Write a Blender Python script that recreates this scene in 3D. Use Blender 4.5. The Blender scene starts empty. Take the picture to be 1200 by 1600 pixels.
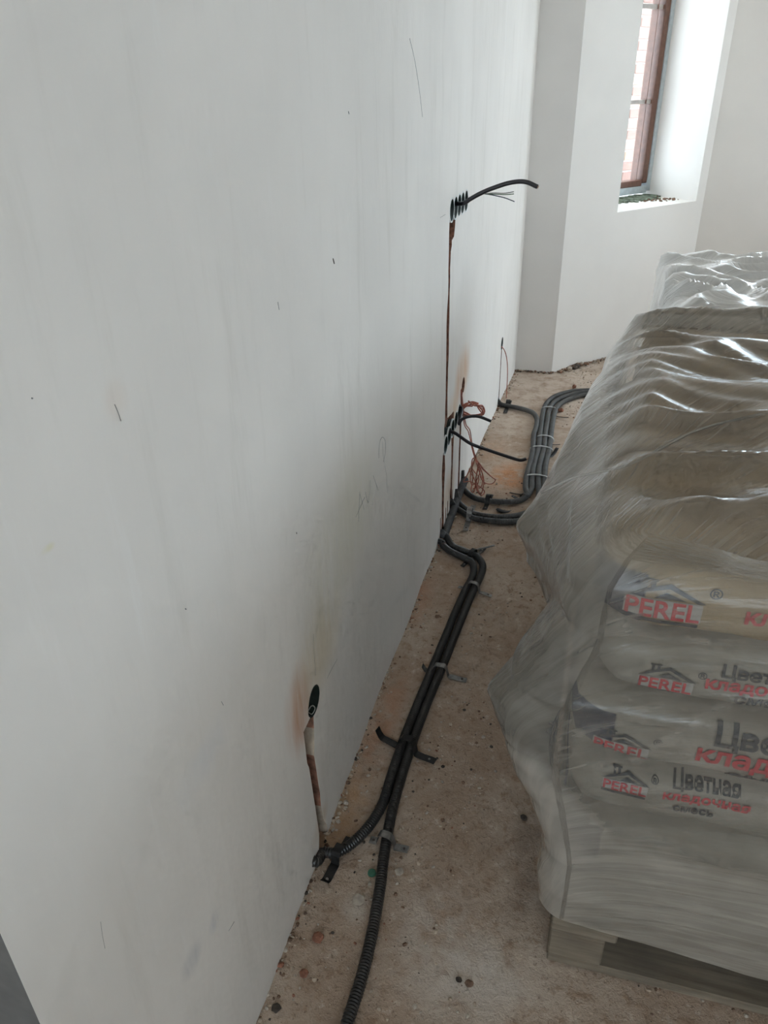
import bpy, bmesh, math, random
import numpy as np
from mathutils import Vector, Matrix, noise
from mathutils.bvhtree import BVHTree

random.seed(7)
S = bpy.context.scene
COL = S.collection
PI = math.pi

# ------------------------------------------------------------------ camera
FPX = 1192.54                                   # focal length in pixels of the 1200x1600 frame
CAM = Vector((0.47, 0.0, 1.5))
def _cam_axes():
    v1 = np.array([985 - 600., 121 - 800., FPX]); v1 /= np.linalg.norm(v1)   # along the left wall
    dn = np.array([645 - 600., 2920 - 800., FPX]); dn /= np.linalg.norm(dn)  # straight down
    Z = -dn
    return np.stack([np.cross(v1, Z), v1, Z])   # world = R @ camera(right, down, forward)
RM = _cam_axes()
cd = bpy.data.cameras.new('camera'); cam = bpy.data.objects.new('camera', cd); COL.objects.link(cam)
cd.sensor_width = 36.0; cd.lens = FPX * 36.0 / 1600.0; cd.clip_start = 0.02; cd.clip_end = 100
rt, dw, fw = RM[:, 0], RM[:, 1], RM[:, 2]
cam.matrix_world = Matrix(((rt[0], -dw[0], -fw[0], CAM.x), (rt[1], -dw[1], -fw[1], CAM.y), (rt[2], -dw[2], -fw[2], CAM.z), (0, 0, 0, 1)))
S.camera = cam

# ------------------------------------------------------------------ sky, exposure
SKY = 9.2
w = bpy.data.worlds.new('overcast_sky'); S.world = w; w.use_nodes = True
bg = w.node_tree.nodes['Background']; bg.inputs[0].default_value = (0.725, 0.86, 1.0, 1); bg.inputs[1].default_value = SKY
S.view_settings.view_transform = 'Standard'; S.view_settings.look = 'None'
S.view_settings.gamma = 1.0; S.view_settings.use_curve_mapping = False
S.view_settings.exposure = 0.0
S.cycles.transparent_max_bounces = 14
S.cycles.max_bounces = 8; S.cycles.diffuse_bounces = 5; S.cycles.glossy_bounces = 2
S.cycles.adaptive_threshold = 0.10; S.cycles.adaptive_min_samples = 12
S.cycles.use_denoising = True
S.cycles.sample_clamp_indirect = 6.0

def portal(name, loc, normal, sx, sz):
    """daylight portal in a window opening: guides sky sampling, gives no light of its own"""
    l = bpy.data.lights.new(name, 'AREA'); l.shape = 'RECTANGLE'; l.size = sx; l.size_y = sz
    l.cycles.is_portal = True
    o = bpy.data.objects.new(name, l); COL.objects.link(o); o.location = loc
    o.rotation_euler = Vector(normal).to_track_quat('-Z', 'Z').to_euler()
    return o

# room measures (metres; x = away from the left wall, y = along it, z = up)
PIER_Y = 4.40; PIER_X = 0.228
WA = math.radians(40); WD = Vector((math.sin(WA), math.cos(WA), 0)); WO = Vector((-math.cos(WA), math.sin(WA), 0))
W0 = Vector((PIER_X, PIER_Y, 0)); WLEN = 1.178; WTH = 0.46
FARY = W0.y + WD.y * WLEN; FARX = W0.x + WD.x * WLEN
RX = 4.3; BACKY = -2.8; CEIL = 2.75
SILL = 0.845; HEAD = 2.60
DOOR0 = -0.62; DOOR1 = 0.31
BW_FILL = (.10, 2.10)                                 # unseen window opening added in the back wall as fill light
RW = [(3.3, 5.1)]                 # window openings in the right wall (y from, to)
FW = (1.45, 3.70)                                # window opening in the far wall
portal('daylight_portal_angled', W0 + WD * 0.754 + WO * 0.45 + Vector((0, 0, (SILL + HEAD) / 2)), -WO, 0.70, HEAD - SILL)
portal('daylight_portal_far', ((FW[0] + FW[1]) / 2, FARY + 0.3, (SILL + HEAD) / 2), (0, -1, 0), FW[1] - FW[0], HEAD - SILL)
portal('daylight_portal_back', ((BW_FILL[0] + BW_FILL[1]) / 2, BACKY - .2, (SILL + HEAD) / 2), (0, 1, 0), BW_FILL[1] - BW_FILL[0], HEAD - SILL)
for a, b in RW:
    portal('daylight_portal_right', (RX + 0.3, (a + b) / 2, (SILL + HEAD) / 2), (-1, 0, 0), b - a, HEAD - SILL)

# ------------------------------------------------------------------ helpers
def ray(u, v):
    return Vector(RM @ np.array([u - 600., v - 800., FPX]))
def fl(u, v, z=0.0):
    d = ray(u, v); return CAM + d * ((z - CAM.z) / d.z)
def onplane(u, v, n, p):
    d = ray(u, v); n = Vector(n); return CAM + d * ((Vector(p) - CAM).dot(n) / d.dot(n))
WX = [(-3, .0), (.3, .0), (.66, .012), (.95, .006), (1.26, -.002), (1.6, -.011), (1.9, -.009), (2.15, -.017), (2.35, -.013), (2.8, -.020), (3.3, -.012), (3.75, -.003), (4.4, .014), (5, .014)]
def wx(y):
    """the plaster is a little wavy: offset of the left wall's face"""
    for (a, p), (b, q) in zip(WX, WX[1:]):
        if y <= b:
            t = (y - a) / (b - a); t = t * t * (3 - 2 * t); return p + (q - p) * t
    return WX[-1][1]
def wl(u, v):
    p = onplane(u, v, (1, 0, 0), (0, 0, 0))
    for _ in range(3): p = onplane(u, v, (1, 0, 0), (wx(p.y), 0, 0))
    return p

def link(name, me, parent=None):
    o = bpy.data.objects.new(name, me); COL.objects.link(o)
    if parent is not None: o.parent = parent
    return o
def obj(name, bm, mats, parent=None, smooth=False):
    me = bpy.data.meshes.new(name); bm.to_mesh(me); bm.free()
    for m in (mats if isinstance(mats, (list, tuple)) else [mats]): me.materials.append(m)
    if smooth:
        for p in me.polygons: p.use_smooth = True
    return link(name, me, parent)
def tag(o, label, cat, group=None):
    o['label'] = label; o['category'] = cat
    if group: o['group'] = group
    return o
def struct(o, label=None):
    o['kind'] = 'structure'
    if label: o['label'] = label
    return o
def empty(name, loc=(0, 0, 0), rz=0):
    o = bpy.data.objects.new(name, None); COL.objects.link(o); o.location = loc; o.rotation_euler = (0, 0, rz); o.empty_display_size = .05
    return o
def box(bm, x0, x1, y0, y1, z0, z1, M=None):
    vs = [bm.verts.new((x, y, z)) for z in (z0, z1) for y in (y0, y1) for x in (x0, x1)]
    for f in ((0, 2, 3, 1), (4, 5, 7, 6), (0, 1, 5, 4), (2, 6, 7, 3), (0, 4, 6, 2), (1, 3, 7, 5)):
        bm.faces.new([vs[i] for i in f])
    if M is not None:
        for v in vs: v.co = M @ v.co
    return vs
def prism(bm, pts, z0, z1):
    a = [bm.verts.new((p[0], p[1], z0)) for p in pts]; b = [bm.verts.new((p[0], p[1], z1)) for p in pts]
    n = len(pts)
    bm.faces.new(a[::-1]); bm.faces.new(b)
    for i in range(n): bm.faces.new((a[i], a[(i + 1) % n], b[(i + 1) % n], b[i]))
def bevel(bm, w, seg=2):
    bmesh.ops.bevel(bm, geom=bm.edges[:], offset=w, segments=seg, affect='EDGES', profile=.5)

def spline(pts, step):
    """Catmull-Rom through pts, resampled at about equal steps"""
    P = [Vector(p) for p in pts]; P = [P[0] * 2 - P[1]] + P + [P[-1] * 2 - P[-2]]
    out = []
    for i in range(1, len(P) - 2):
        a, b, c, d = P[i - 1:i + 3]
        for k in range(24):
            t = k / 24
            out.append(.5 * ((2 * b) + (c - a) * t + (2 * a - 5 * b + 4 * c - d) * t * t + (3 * b - a - 3 * c + d) * t ** 3))
    out.append(P[-2])
    L = [0]
    for i in range(1, len(out)): L.append(L[-1] + (out[i] - out[i - 1]).length)
    n = max(2, int(L[-1] / step)); res = []; j = 0
    for k in range(n + 1):
        s = L[-1] * k / n
        while j < len(L) - 2 and L[j + 1] < s: j += 1
        t = (s - L[j]) / max(1e-9, L[j + 1] - L[j]); res.append(out[j].lerp(out[j + 1], t))
    return res
def sweep(bm, P, rad, sides=8, cap=True):
    """tube along the points P with radius rad(i)"""
    t = (P[1] - P[0]).normalized()
    u = t.cross(Vector((0, 0, 1)))
    if u.length < .05: u = t.cross(Vector((1, 0, 0)))
    u.normalize(); prev = None; first = None
    for i, p in enumerate(P):
        t = (P[min(i + 1, len(P) - 1)] - P[max(i - 1, 0)]).normalized()
        u = (u - t * u.dot(t)).normalized(); v = t.cross(u); r = rad(i)
        ring = [bm.verts.new(p + (u * math.cos(2 * PI * k / sides) + v * math.sin(2 * PI * k / sides)) * r) for k in range(sides)]
        if prev:
            for k in range(sides): bm.faces.new((prev[k], prev[(k + 1) % sides], ring[(k + 1) % sides], ring[k]))
        else: first = ring
        prev = ring
    if cap: bm.faces.new(first[::-1]); bm.faces.new(prev)
def tube(name, pts, r, mat, parent=None, step=.008, sides=8):
    bm = bmesh.new(); P = spline(pts, step); sweep(bm, P, lambda i: r, sides)
    return obj(name, bm, mat, parent, True)
def corrugated(name, pts, r, mat, parent=None, pitch=.0045, sides=10):
    bm = bmesh.new(); P = spline(pts, pitch / 4)
    sweep(bm, P, lambda i: r if i % 4 < 2 else r * .83, sides)
    return obj(name, bm, mat, parent, True)

# ------------------------------------------------------------------ materials
class NT:
    def __init__(s, name):
        s.m = bpy.data.materials.new(name); s.m.use_nodes = True; s.t = s.m.node_tree; s.t.nodes.clear()
        s.out = s.n('ShaderNodeOutputMaterial')
    def n(s, typ, ins=None, **kw):
        nd = s.t.nodes.new(typ)
        for k, v in kw.items(): setattr(nd, k, v)
        for k, v in (ins or {}).items(): s.set(nd.inputs[k], v)
        return nd
    def set(s, sock, v):
        if hasattr(v, 'is_linked') or isinstance(v, bpy.types.NodeSocket): s.t.links.new(v, sock)
        else:
            if isinstance(v, (tuple, list)) and len(v) == 3 and sock.type == 'RGBA': v = (*v, 1)
            sock.default_value = v
    def math(s, op, a, b=0.0, c=None, clamp=False):
        nd = s.n('ShaderNodeMath', {0: a, 1: b}, operation=op, use_clamp=clamp)
        if c is not None: s.set(nd.inputs[2], c)
        return nd.outputs[0]
    def coord(s, kind='Object'): return s.n('ShaderNodeTexCoord').outputs[kind]
    def pos(s): return s.n('ShaderNodeNewGeometry').outputs['Position']
    def mapping(s, vec, scale=(1, 1, 1), rot=(0, 0, 0), loc=(0, 0, 0)):
        return s.n('ShaderNodeMapping', {'Vector': vec, 'Scale': scale, 'Rotation': rot, 'Location': loc}).outputs[0]
    def noise(s, vec, scale, detail=4, rough=.55, dist=0.0):
        return s.n('ShaderNodeTexNoise', {'Vector': vec, 'Scale': scale, 'Detail': detail, 'Roughness': rough, 'Distortion': dist}).outputs['Fac']
    def ramp(s, f, stops):
        nd = s.n('ShaderNodeValToRGB', {'Fac': f}); e = nd.color_ramp.elements
        while len(e) < len(stops): e.new(.5)
        for el, (p, c) in zip(e, stops): el.position = p; el.color = (*c, 1) if len(c) == 3 else c
        return nd.outputs[0]
    def rng(s, f, a, b, c=0.0, d=1.0, smooth=True):
        return s.n('ShaderNodeMapRange', {'Value': f, 'From Min': a, 'From Max': b, 'To Min': c, 'To Max': d}, interpolation_type='SMOOTHSTEP' if smooth else 'LINEAR').outputs[0]
    def mix(s, f, a, b, mode='MIX'):
        nd = s.n('ShaderNodeMix', data_type='RGBA', blend_type=mode)
        s.set(nd.inputs[0], f); s.set(nd.inputs[6], a); s.set(nd.inputs[7], b); return nd.outputs[2]
    def blob(s, vec, c, sz, soft=0.15):
        """1 inside an ellipsoid at c with half-axes sz, 0 outside"""
        d = s.n('ShaderNodeVectorMath', {0: vec, 1: c}, operation='SUBTRACT').outputs[0]
        d = s.n('ShaderNodeVectorMath', {0: d, 1: tuple(1 / q for q in sz)}, operation='MULTIPLY').outputs[0]
        return s.rng(s.n('ShaderNodeVectorMath', {0: d}, operation='LENGTH').outputs['Value'], soft, 1.0, 1.0, 0.0)
    def bump(s, h, strength, dist): return s.n('ShaderNodeBump', {'Height': h, 'Strength': strength, 'Distance': dist}).outputs[0]
    def pbr(s, col, rough=.8, nrm=None, **kw):
        p = s.n('ShaderNodeBsdfPrincipled', {'Base Color': col, 'Roughness': rough})
        if nrm is not None: s.set(p.inputs['Normal'], nrm)
        for k, v in kw.items(): s.set(p.inputs[k.replace('_', ' ')], v)
        return p.outputs[0]
    def done(s, sh): s.t.links.new(sh, s.out.inputs['Surface']); return s.m

def simple(name, col, rough=.6, var=.15, scale=40, bump=0.0, **kw):
    t = NT(name); c = t.coord(); n = t.noise(c, scale, 2)
    col2 = tuple(q * (1 - var) for q in col); col1 = tuple(min(1, q * (1 + var)) for q in col)
    return t.done(t.pbr(t.ramp(n, [(.3, col2), (.7, col1)]), rough, t.bump(n, bump, .002) if bump else None, **kw))

def wall_material(name, stains=(), base=(.81, .772, .728)):
    """skimmed plaster: cloudy, with faint upright trowel streaks and stains of their own shape"""
    t = NT(name); p = t.pos()
    n1 = t.noise(p, 1.7, 3, .6)
    col = t.mix(t.rng(n1, .3, .75), tuple(q * .93 for q in base), base)
    if not stains: return t.done(t.pbr(col, .9, Specular_IOR_Level=.2))
    n2 = t.noise(t.mapping(p, (9, 9, 1.2)), 1.6, 5, .65); n3 = t.noise(p, 22, 2)
    col = t.mix(t.rng(n2, .52, .75, 0, .65), col, tuple(q * f for q, f in zip(base, (.85, .845, .83))))
    col = t.mix(t.rng(n2, .25, .42, .35, 0), col, (.85, .83, .81))
    sn = t.rng(n2, .36, .56, .45, 1.15)
    for c, sz, rgb, amt in stains:
        col = t.mix(t.math('MULTIPLY', t.math('MULTIPLY', t.blob(p, c, sz), sn), amt), col, rgb)
    return t.done(t.pbr(col, .9, t.bump(t.math('ADD', n3, t.math('MULTIPLY', n1, 5)), .25, .006), Specular_IOR_Level=.2))

M = {}
_s = lambda u, v: tuple(wl(u, v))
M['wall_left'] = wall_material('white_plaster_stained', [
    (_s(468, 1110), (.2, .085, .13), (.62, .35, .22), .85),
    (_s(500, 1010), (.2, .20, .16), (.68, .58, .42), .55),
    (_s(722, 585), (.2, .20, .14), (.66, .42, .26), .80),
    (_s(706, 650), (.2, .20, .11), (.70, .50, .34), .70),
    (_s(700, 770), (.2, .22, .13), (.70, .55, .42), .70),
    (_s(540, 830), (.2, .36, .22), (.70, .66, .53), .42),
    (_s(325, 1180), (.2, .12, .05), (.70, .71, .74), .3),
    (_s(75, 857), (.2, .012, .006), (.72, .68, .50), .8),
    (_s(180, 625), (.2, .03, .03), (.74, .64, .56), .35),
    (_s(300, 1500), (.2, .035, .035), (.45, .46, .49), .6),
    (_s(335, 1440), (.2, .02, .03), (.52, .53, .56), .45),
    (_s(560, 1220), (.2, .10, .05), (.66, .58, .48), .5),
    (_s(500, 1290), (.2, .07, .05), (.60, .48, .36), .8)])
M['wall'] = wall_material('white_plaster')
M['wall_pier'] = wall_material('pier_plaster', base=(.78, .75, .72))
M['jamb_shade'] = simple('shade_darkened_jamb', (.17, .155, .14), .9, .1)  # shade on the doorway reveal, put into its colour
M['ceiling'] = simple('ceiling_white', (.86, .80, .72), .9, .02)
M['brick_core'] = simple('red_brick_core', (.24, .115, .075), .95, .45, 60, .8)
M['fill'] = simple('beige_filler', (.40, .325, .25), .95, .2, 50, .6)
M['outer_brick'] = simple('pink_brick', (.33, .215, .185), .9, .2, 8)
M['mortar'] = simple('pale_mortar', (.46, .40, .37), .95, .1)
M['box_green'] = simple('dark_green_plastic', (.004, .012, .008), .5, .3)
M['lip'] = simple('chalky_rim', (.72, .74, .72), .9, .1)
M['cable'] = simple('black_cable_sheath', (.018, .015, .018), .42, .2)
def conduit_material():
    t = NT('black_conduit'); p = t.pos(); n = t.noise(p, 25, 2)
    d = t.math('MULTIPLY', t.blob(p, tuple(fl(850, 690)), (.30, 1.25, .4), .45), t.rng(n, .2, .55, .5, 1))     # dust lying on the far bundle
    col = t.mix(d, t.ramp(n, [(.3, (.017, .015, .014)), (.7, (.032, .029, .027))]), (.115, .112, .108))
    return t.done(t.pbr(col, t.rng(d, 0, 1, .36, .62)))
M['conduit'] = conduit_material()
M['conduit_dusty'] = simple('dusty_grey_conduit', (.085, .083, .082), .6, .35, 18)
M['copper'] = simple('copper_red_wire', (.40, .13, .085), .45, .25)
M['wire_green'] = simple('wire_green', (.10, .16, .09), .5)
M['wire_dark'] = simple('wire_dark', (.03, .03, .06), .5)
M['wire_grey'] = simple('wire_grey', (.28, .27, .24), .5)
M['copper_end'] = simple('copper_end', (.45, .30, .22), .4)
M['tie'] = simple('grey_nylon', (.42, .42, .41), .5)
M['strap'] = simple('galvanised_strap', (.20, .19, .18), .42, .4, 60, Metallic=.6)
M['strap_dark'] = simple('dark_strap', (.02, .018, .017), .5, .4, 60, Metallic=.3)
M['pencil'] = simple('pencil_graphite', (.16, .16, .17), .7)
M['frame_brown'] = simple('brown_window_profile', (.16, .075, .05), .4, .15)
M['frame_grey'] = simple('grey_profile', (.50, .55, .57), .5, .1)
M['foam'] = simple('green_grey_mortar', (.16, .19, .14), .95, .5, 40, .8)
M['green_cap'] = simple('green_plastic', (.03, .12, .07), .4)
M['terracotta'] = simple('terracotta', (.24, .10, .06), .9, .3, 60, .4)
M['stone_dark'] = simple('dark_chip', (.06, .045, .035), .9, .4, 60)
M['stone_pale'] = simple('pale_chip', (.40, .34, .28), .95, .2, 60, .4)
M['crumble'] = simple('brown_rubble', (.17, .10, .065), .95, .5, 60, .6)
M['wood'] = None
def wood_material():
    t = NT('raw_pallet_wood'); c = t.coord()
    g = t.noise(t.mapping(c, (3, 40, 40)), 2.0, 6, .6); n = t.noise(c, 9, 3)
    col = t.ramp(g, [(.25, (.12, .09, .06)), (.55, (.22, .175, .125)), (.8, (.29, .235, .175))])
    return t.done(t.pbr(t.mix(t.rng(n, .4, .7, 0, .5), col, (.13, .105, .08)), .9, t.bump(g, .4, .002)))
M['wood'] = wood_material()
M['card'] = simple('damp_cardboard', (.40, .33, .23), .9, .2, 20, .3)

def floor_material():
    t = NT('dusty_screed'); p = t.pos()
    n1 = t.noise(p, 2.6, 4, .62); n2 = t.noise(p, 26, 6, .74); n3 = t.noise(p, 120, 2, .7)
    col = t.mix(t.rng(n1, .35, .7), (.36, .26, .19), (.46, .37, .295))
    col = t.mix(t.rng(n2, .50, .66, 0, .75), col, (.27, .175, .115))
    col = t.mix(t.rng(n2, .30, .44, .7, 0), col, (.58, .48, .395))
    col = t.mix(t.rng(n3, .60, .72, 0, .6), col, (.16, .11, .08))
    pn = t.rng(t.noise(p, 9, 3, .7), .33, .6)
    def patch(u, v, sx, sy, rgb, a):
        nonlocal col
        m = t.math('MULTIPLY', t.blob(p, tuple(fl(u, v)), (sx, sy, .3)), pn)
        col = t.mix(t.math('MULTIPLY', m, a), col, rgb)
    patch(795, 745, .14, .22, (.48, .22, .10), .85)
    patch(770, 700, .10, .2, (.46, .27, .17), .6)
    patch(640, 935, .10, .25, (.44, .22, .13), .6)
    patch(598, 1130, .06, .3, (.42, .21, .12), .65)
    patch(540, 1260, .09, .2, (.40, .24, .13), .7)
    patch(730, 1520, .22, .16, (.56, .50, .44), .65)
    patch(690, 1440, .14, .12, (.50, .44, .39), .5)
    patch(560, 1420, .05, .05, (.55, .49, .43), .6)
    patch(860, 600, .7, 1.2, (.60, .50, .42), .7)  # far floor lightened in its colour, standing in for window light
    patch(820, 1330, .05, .3, (.22, .16, .12), .6)
    h = t.math('ADD', n2, t.math('MULTIPLY', n3, .22))
    return t.done(t.pbr(col, .95, t.bump(h, .7, .010), Specular_IOR_Level=.15))
M['floor'] = floor_material()

def film_material(name, lo, hi, tint, rough, freq, bstr=.5, dist=.006, big=5, gloss=2.0, rear=.42):
    """clear stretch film: mostly see-through, hazy where it is layered ('haze'), with gloss along its stretch lines ('flow')"""
    t = NT(name); p = t.pos()
    flow = t.n('ShaderNodeAttribute', attribute_name='flow').outputs['Vector']
    st = t.noise(t.mapping(flow, (freq[0], freq[1], 1)), 1.0, 4, .62, .5)
    bg_ = t.noise(p, big, 3, .6, .4)
    hz = t.n('ShaderNodeAttribute', attribute_name='haze').outputs['Fac']
    a = t.math('ADD', t.rng(st, .36, .72, lo, hi), t.rng(bg_, .35, .7, -.05, .08))
    a = t.math('ADD', a, hz, clamp=True)
    nrm = t.bump(st, bstr, dist)
    dif = t.n('ShaderNodeBsdfDiffuse', {'Color': tint, 'Normal': nrm}).outputs[0]
    trl = t.n('ShaderNodeBsdfTranslucent', {'Color': tint, 'Normal': nrm}).outputs[0]
    body = t.n('ShaderNodeMixShader', {0: rear, 1: dif, 2: trl}).outputs[0]
    tr = t.n('ShaderNodeBsdfTransparent', {'Color': (.97, .97, .96, 1)}).outputs[0]
    sh = t.n('ShaderNodeMixShader', {0: a, 1: tr, 2: body}).outputs[0]
    gl = t.n('ShaderNodeBsdfGlossy', {'Color': (1, 1, 1, 1), 'Roughness': rough, 'Normal': nrm}).outputs[0]
    fr = t.n('ShaderNodeFresnel', {'IOR': 1.45, 'Normal': nrm}).outputs[0]
    return t.done(t.n('ShaderNodeMixShader', {0: t.math('MULTIPLY', t.math('POWER', fr, 1.35), gloss, clamp=True), 1: sh, 2: gl}).outputs[0])
M['film'] = film_material('stretch_film', .14, .30, (.63, .565, .485), .2, (4, 80), .8, .0032)
M['film_rear'] = film_material('white_wrinkled_film', .75, .95, (.95, .94, .92), .34, (6, 45), .8, .006, gloss=7.5, rear=.5)

def bag_material(name, cols, navy=False):
    t = NT(name); c = t.coord()
    n = t.noise(c, 7, 5, .6); n2 = t.noise(c, 150, 2)
    col = t.ramp(n, [(.28, cols[0]), (.55, cols[1]), (.8, cols[2])])
    if navy:
        sep = t.n('ShaderNodeSeparateXYZ', {0: c})
        m = t.math('MULTIPLY', t.rng(sep.outputs[0], -.232, -.228, 1, 0), t.rng(sep.outputs[2], .034, .038, 1, 0))
        col = t.mix(m, col, (.010, .016, .045))
    return t.done(t.pbr(col, .75, t.bump(t.math('ADD', n, t.math('MULTIPLY', n2, .1)), .3, .01)))
M['bag'] = bag_material('paper_bag', [(.25, .21, .16), (.33, .29, .235), (.38, .34, .285)])
M['bag_navy'] = bag_material('paper_bag_blue_end', [(.25, .21, .16), (.33, .285, .23), (.37, .33, .28)], True)
M['bag_tan'] = bag_material('tan_paper_bag', [(.29, .20, .11), (.38, .28, .165), (.43, .335, .22)], True)
M['bag_brown'] = bag_material('brown_paper_bag', [(.27, .19, .11), (.34, .25, .155), (.39, .30, .20)])
M['print_red'] = simple('red_print', (.52, .035, .045), .6, .1)
M['print_black'] = simple('black_print', (.035, .035, .038), .6, .1)
M['print_white'] = simple('pale_print', (.42, .38, .34), .6, .05)
def glass_material():
    t = NT('window_glass')
    tr = t.n('ShaderNodeBsdfTransparent', {'Color': (.97, .98, .97, 1)}).outputs[0]
    gl = t.n('ShaderNodeBsdfGlossy', {'Roughness': .02}).outputs[0]
    return t.done(t.n('ShaderNodeMixShader', {0: .06, 1: tr, 2: gl}).outputs[0])
M['glass'] = glass_material()

# ================================================================== the setting
# floor: rough screed, finely gridded where it is seen close
def floor_z(x, y):
    e = .006 * math.exp(-abs(x - .02) / .03) if 0.2 < y < 4.5 else 0
    return (noise.noise((x * 4, y * 4, 3.1)) * .0022 + noise.noise((x * 17, y * 17, 1.7)) * .0018 + noise.noise((x * 55, y * 55, .7)) * .0010 - .003) + e * (.3 + noise.noise((x * 30, y * 30, 9)))
xs = sorted(set([-1.7, -1.0, -.4] + [round(-.06 + .016 * i, 4) for i in range(70)] + [1.15 + .12 * i for i in range(28)]))
ys = sorted(set([BACKY - .05, -1.5, -.5] + [round(.2 + .018 * i, 4) for i in range(295)] + [5.6, 5.95]))
bm = bmesh.new(); g = [[bm.verts.new((x, y, floor_z(x, y) if -.07 < x < 1.2 and y > .1 else -.002)) for x in xs] for y in ys]
for j in range(len(ys) - 1):
    for i in range(len(xs) - 1): bm.faces.new((g[j][i], g[j][i + 1], g[j + 1][i + 1], g[j + 1][i]))
struct(obj('floor', bm, M['floor'], smooth=True), 'rough dusty beige screed floor strewn with grit')
bm = bmesh.new(); box(bm, -1.7, RX + .4, BACKY - .3, FARY + .5, CEIL, CEIL + .1)
struct(obj('ceiling', bm, M['ceiling']), 'plain white ceiling above the room')

# ---- left wall, with its chases and box holes cut into it
def wall_grid(y0, y1, z0, z1, th):
    bm = bmesh.new(); ny = int((y1 - y0) / .06) + 1; nz = int((z1 - z0) / .25) + 1
    front = {}; back = {}
    for i in range(ny + 1):
        for k in range(nz + 1):
            y = y0 + (y1 - y0) * i / ny; z = z0 + (z1 - z0) * k / nz
            front[i, k] = bm.verts.new((0, y, z)); back[i, k] = bm.verts.new((-th, y, z))
    for i in range(ny):
        for k in range(nz):
            bm.faces.new((front[i, k], front[i + 1, k], front[i + 1, k + 1], front[i, k + 1]))
            bm.faces.new((back[i, k], back[i, k + 1], back[i + 1, k + 1], back[i + 1, k]))
    for i in range(ny):
        bm.faces.new((front[i, 0], back[i, 0], back[i + 1, 0], front[i + 1, 0]))
        bm.faces.new((front[i, nz], front[i + 1, nz], back[i + 1, nz], back[i, nz]))
    for k in range(nz):
        bm.faces.new((front[0, k], front[0, k + 1], back[0, k + 1], back[0, k]))
        bm.faces.new((front[ny, k], back[ny, k], back[ny, k + 1], front[ny, k + 1]))
    return bm
cut = bmesh.new()
def poly_cut(pts, depth):
    """cutter: polygon of wall points (y, z) pushed into the wall"""
    b = bmesh.new()
    n = len(pts); a = [b.verts.new((.05, y, z)) for y, z in pts]; c = [b.verts.new((-depth, y, z)) for y, z in pts]
    b.faces.new(a); b.faces.new(c[::-1])
    for i in range(n): b.faces.new((a[i], c[i], c[(i + 1) % n], a[(i + 1) % n]))
    bmesh.ops.recalc_face_normals(b, faces=b.faces[:])
    me = bpy.data.meshes.new('c'); b.to_mesh(me); b.free(); return me
def chase(path, wd, depth, seed=0):
    """ragged vertical slot along (y, z, width factor) points"""
    rnd = random.Random(seed); L = []; R = []
    for (ya, za, wa), (yb, zb, wb) in zip(path, path[1:]):
        n = max(1, int(abs(zb - za) / .035))
        for k in range(n):
            t = k / n; y = ya + (yb - ya) * t; z = za + (zb - za) * t; ww = wd * (wa + (wb - wa) * t) / 2
            L.append((y - ww * rnd.uniform(.8, 1.25), z)); R.append((y + ww * rnd.uniform(.8, 1.25), z))
    y, z, ww = path[-1]; L.append((y - wd * ww / 2, z)); R.append((y + wd * ww / 2, z))
    return poly_cut(L + R[::-1], depth)
def disc(y, z, r, depth, n=20, sz=1.0, jag=0.0, seed=1):
    rnd = random.Random(seed)
    return poly_cut([(y + r * (1 + rnd.uniform(-jag, jag)) * math.cos(2 * PI * k / n), z + r * sz * (1 + rnd.uniform(-jag, jag)) * math.sin(2 * PI * k / n)) for k in range(n)], depth)
T0 = wl(706, 327); TOP = [(T0.y + .069 * k, 1.152 - .002 * k) for k in range(5)]
Q0 = wl(697, 706); MID = [(Q0.y - .012 + .071 * k, .362 + .003 * k) for k in range(5)]
B3 = wl(784.5, 537); HOLE = wl(489, 1098); HOLE.y += .004
G1 = wl(697, 420).y; ng = wl(484, 1150)
cutters = []
for i, (y, z) in enumerate(TOP): cutters.append(disc(y, z, .0338, .05, seed=i))
for i, (y, z) in enumerate(MID): cutters.append(disc(y, z, .034, .05, jag=.04, seed=20 + i))
cutters.append(disc(B3.y, B3.z, .033, .05))
cutters.append(disc(HOLE.y, HOLE.z, .033, .055, jag=.06, seed=5))
y0 = TOP[0][0] - .034                       # chipped plaster under the top boxes
cutters.append(poly_cut([(y0, 1.15), (y0 - .004, 1.07), (y0, 1.02), (y0 + .028, 1.025), (y0 + .05, 1.045), (y0 + .048, 1.06), (y0 + .085, 1.065), (y0 + .10, 1.09), (y0 + .11, 1.13)], .022))
gy = y0 + .014
cutters.append(chase([(gy, 1.06, 1), (gy + .002, .90, .8), (gy, .80, 1.3), (gy + .003, .60, 1.0), (gy + .004, .39, 1.1)], .036, .022, 3))
m0 = MID[0][0]
cutters.append(poly_cut([(m0 - .036, .45), (m0 - .01, .47), (m0 + .03, .455), (m0 + .10, .44), (m0 + .16, .43), (m0 + .16, .39), (m0 + .05, .37), (m0 - .035, .36)], .018))
cutters.append(chase([(m0 - .030, .35, 1.0), (m0 - .034, .27, 1.9), (m0 - .03, .21, 1.0), (m0 - .028, .1, 1.1), (m0 - .028, -.05, 1.2)], .036, .022, 4))
y2 = MID[2][0] + .01
cutters.append(chase([(y2, .36, 2.2), (y2, .30, 1.2), (y2, .22, 1), (y2, -.05, 1)], .032, .022, 5))
y3 = MID[4][0] + .045
cutters.append(chase([(y3, .46, 1.5), (y3, .40, 1), (y3 - .004, .2, 1), (y3, -.05, 1)], .032, .022, 6))
cutters.append(disc(y3 + .03, .46, .032, .04, jag=.1, seed=9))
cutters.append(chase([(B3.y - .004, B3.z - .02, 1), (B3.y - .004, .1, 1), (B3.y - .004, -.05, 1)], .024, .015, 7))
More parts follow.
